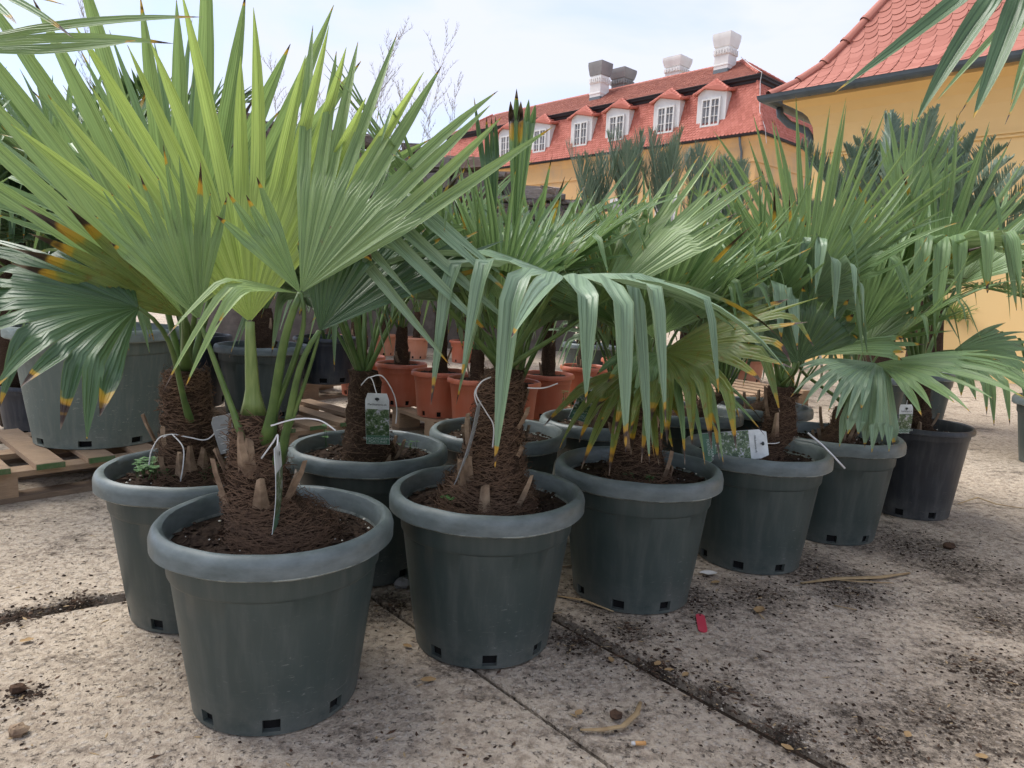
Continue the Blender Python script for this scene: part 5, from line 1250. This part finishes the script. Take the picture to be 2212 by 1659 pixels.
strand([(1730,1262,.0),(1800,1256,.006),(1900,1252,.004),(1965,1240,0)], .010, 'straw', 'dry_palm_strip', 'bundle of pale dry strips lying right of the fourth pot', 'leaf strip')
strand([(1770,1252,.0),(1850,1262,.006),(1930,1262,.0)], .005, 'straw', 'dry_palm_strip', 'thin dry strip crossing the bundle right of the fourth pot', 'leaf strip')
strand([(1800,1310,0),(1850,1322,.003)], .006, 'straw', 'dry_palm_strip', 'short straw coloured strip on dark soil right of the red label', 'leaf strip')
strand([(1632,1320,0),(1650,1342,.003)], .006, 'straw', 'dry_palm_strip', 'short pale splinter next to the tan leaf near the red label', 'leaf strip')
strand([(2070,1090,0),(2110,1085,.02),(2150,1095,.01),(2212,1100,.0)], .007, 'straw', 'dry_palm_strip', 'dry twig lying on pale concrete right of the black pot', 'twig')
strand([(1215,1227,.0),(1240,1226,.004)], .008, 'stub', 'dry_palm_strip', 'reddish splinter wedged between the second and third pots', 'leaf strip')
# red label: long rounded strip with a hole
q = onz(1515, 1348); d = (onz(1518, 1368) - onz(1511, 1328)); an = math.atan2(d.y, d.x); L_ = d.length; m = MB(); out = []
for j in range(9): a = math.pi/2 + math.pi*j/8; out.append((-L_/2 + .015 + .0125*math.cos(a), .0125*math.sin(a)))
for j in range(9): a = -math.pi/2 + math.pi*j/8; out.append((L_/2 - .015 + .0125*math.cos(a), .0125*math.sin(a)))
n = len(out); m.add([(x, y, .005) for x, y in out] + [(x, y, .002) for x, y in out], [tuple(range(n))] + [((i+1) % n, i, n+i, n+(i+1) % n) for i in range(n)])
e = empty('plant_label', (q.x, q.y, 0), 'red plastic plant label with rounded ends lying on the concrete', 'label', rz=an); m.ob('strip', M['red'], e)
m = MB(); m.tube([V((-L_/2+.012, 0, .0052)), V((-L_/2+.012, 0, .0056))], .003, 10); m.ob('hole', M['inside'], e)
# cigarette end
q = onz(1378, 1610); e = empty('cigarette_butt', (q.x, q.y, .0045), 'cigarette end with orange filter lying by the slab edge', 'cigarette', rz=.1)
m = MB(); m.tube([V((-.006, 0, 0)), V((.0, 0, 0)), V((.016, 0, 0))], .0042, 12); m.ob('filter', M['filter'], e, True)
m = MB(); m.tube([V((-.0065, 0, 0)), V((-.011, 0, .0002)), V((-.014, .0005, 0))], [.0042, .0038, .003], 12); m.ob('paper_end', M['paper'], e, True)
# stones beside the pots
for k, (a, b, s, lab) in enumerate([(868, 1268, .022, 'grey pebble wedged beside the thick trunked palm pot'), (1330, 1552, .014, 'dark clod of bark beside the hooked dry strip'), (36, 1497, .016, 'dark clod lying on the concrete at the left edge'), (40, 1587, .016, 'reddish stone lying on the concrete at the lower left'), (2048, 1185, .02, 'dark clod beside the black pot foot')]):
    m = MB(); r = random.Random(k); v = []; f = []
    for i in range(5):
        ph = math.pi*i/4
        for j in range(8): th = 2*math.pi*j/8; rr = s*(1 + r.uniform(-.22,.22)); v.append(V((rr*math.sin(ph)*math.cos(th)*1.2, rr*math.sin(ph)*math.sin(th), rr*.7*math.cos(ph))))
    for i in range(4):
        for j in range(8): f.append((i*8+j, (i+1)*8+j, (i+1)*8+(j+1) % 8, i*8+(j+1) % 8))
    q = onz(a, b); m.add(v, f); tag(m.ob('pebble', M['stone_dark' if k == 0 else 'chip' if k != 3 else 'stub'], None, False, loc=(q.x, q.y, s*.6)), lab, 'stone')
# loose crumbs: soil, bark chips, gravel
rnd = random.Random(77)
def inside_pot(p): return any((p - V((a, b, 0))).length < .178 for a, b in ((-.496,1.48),(-.051,1.77),(.392,2.099),(.862,2.435),(1.28,2.757),(-.84,1.874),(-.445,2.203)))
def scatter(n, smin, smax, near):
    out = []
    while len(out) < n:
        if rnd.random() < near:
            x_, y_, r_ = rnd.choice(SPILLS); a = rnd.uniform(0, 6.28); rr = r_*abs(rnd.gauss(0, .55)); p_ = V((x_+rr*math.cos(a), y_+rr*math.sin(a), 0))
        elif rnd.random() < .25:
            t = rnd.uniform(-.4, 1.2); p_ = V((B0.x, B0.y, 0)) + V((du.x, du.y, 0))*t + V((dn.x, dn.y, 0))*rnd.gauss(-.03, .035)
        else: p_ = onz(rnd.uniform(-60, 2270), 1060 + 640*rnd.random())
        if inside_pot(p_): continue
        s = smin + (smax-smin)*rnd.random()**3; out.append((p_ + V((0, 0, s*.3)), s))
    return out
tag(ob('soil_crumbs', grains('soil_crumbs', scatter(5600, .0010, .0055, .86), M['soil'], rnd, .6, 1.8)), 'dark potting soil crumbs spilt on the concrete', 'soil', kind='stuff')
tag(ob('bark_chips', grains('bark_chips', scatter(1500, .0012, .0052, .65), M['chip'], rnd, .35, 3.6)), 'brown bark chips scattered on the concrete', 'bark chips', kind='stuff')
tag(ob('gravel', grains('gravel', scatter(1100, .0010, .0038, .4), M['grit'], rnd, .7, 1.4)), 'pale grit and gravel scattered on the concrete', 'gravel', kind='stuff')
tag(ob('straw_bits', grains('straw_bits', scatter(500, .0012, .0035, .5), M['straw'], rnd, .4, 6)), 'tiny straw coloured plant bits on the concrete', 'plant litter', kind='stuff')

# ------------------------------------------------------------------ pale fence by the yellow house
b0 = at(2070, 712, 10.5); e = empty('board_fence', (b0.x, b0.y, 0), 'low pale board fence at the right before the yellow house', 'fence')
for i in range(16):
    m = MB(); m.box((-.075, -.012, -.30), (.075, .012, .30)); m.ob('plank', M['wood_pale'], e, loc=(i*.158, -.02*(i % 2), 1.0))
for z in (.68,): 
    m = MB(); m.box((-.1, -.06, -.03), (2.5, .06, .03)); m.ob('rail', M['wood_pale'], e, loc=(0, 0, z))
for x_ in (0.2, 1.3, 2.3):
    m = MB(); m.box((-.05, -.05, 0), (.05, .05, .65)); m.ob('post', M['wood_old'], e, loc=(x_, .02, 0))
m = MB(); m.box((0, 0, .05), (2.6, .5, .45)); m.ob('bench_base', M['plaster'], e, loc=(-.1, -.75, 0))
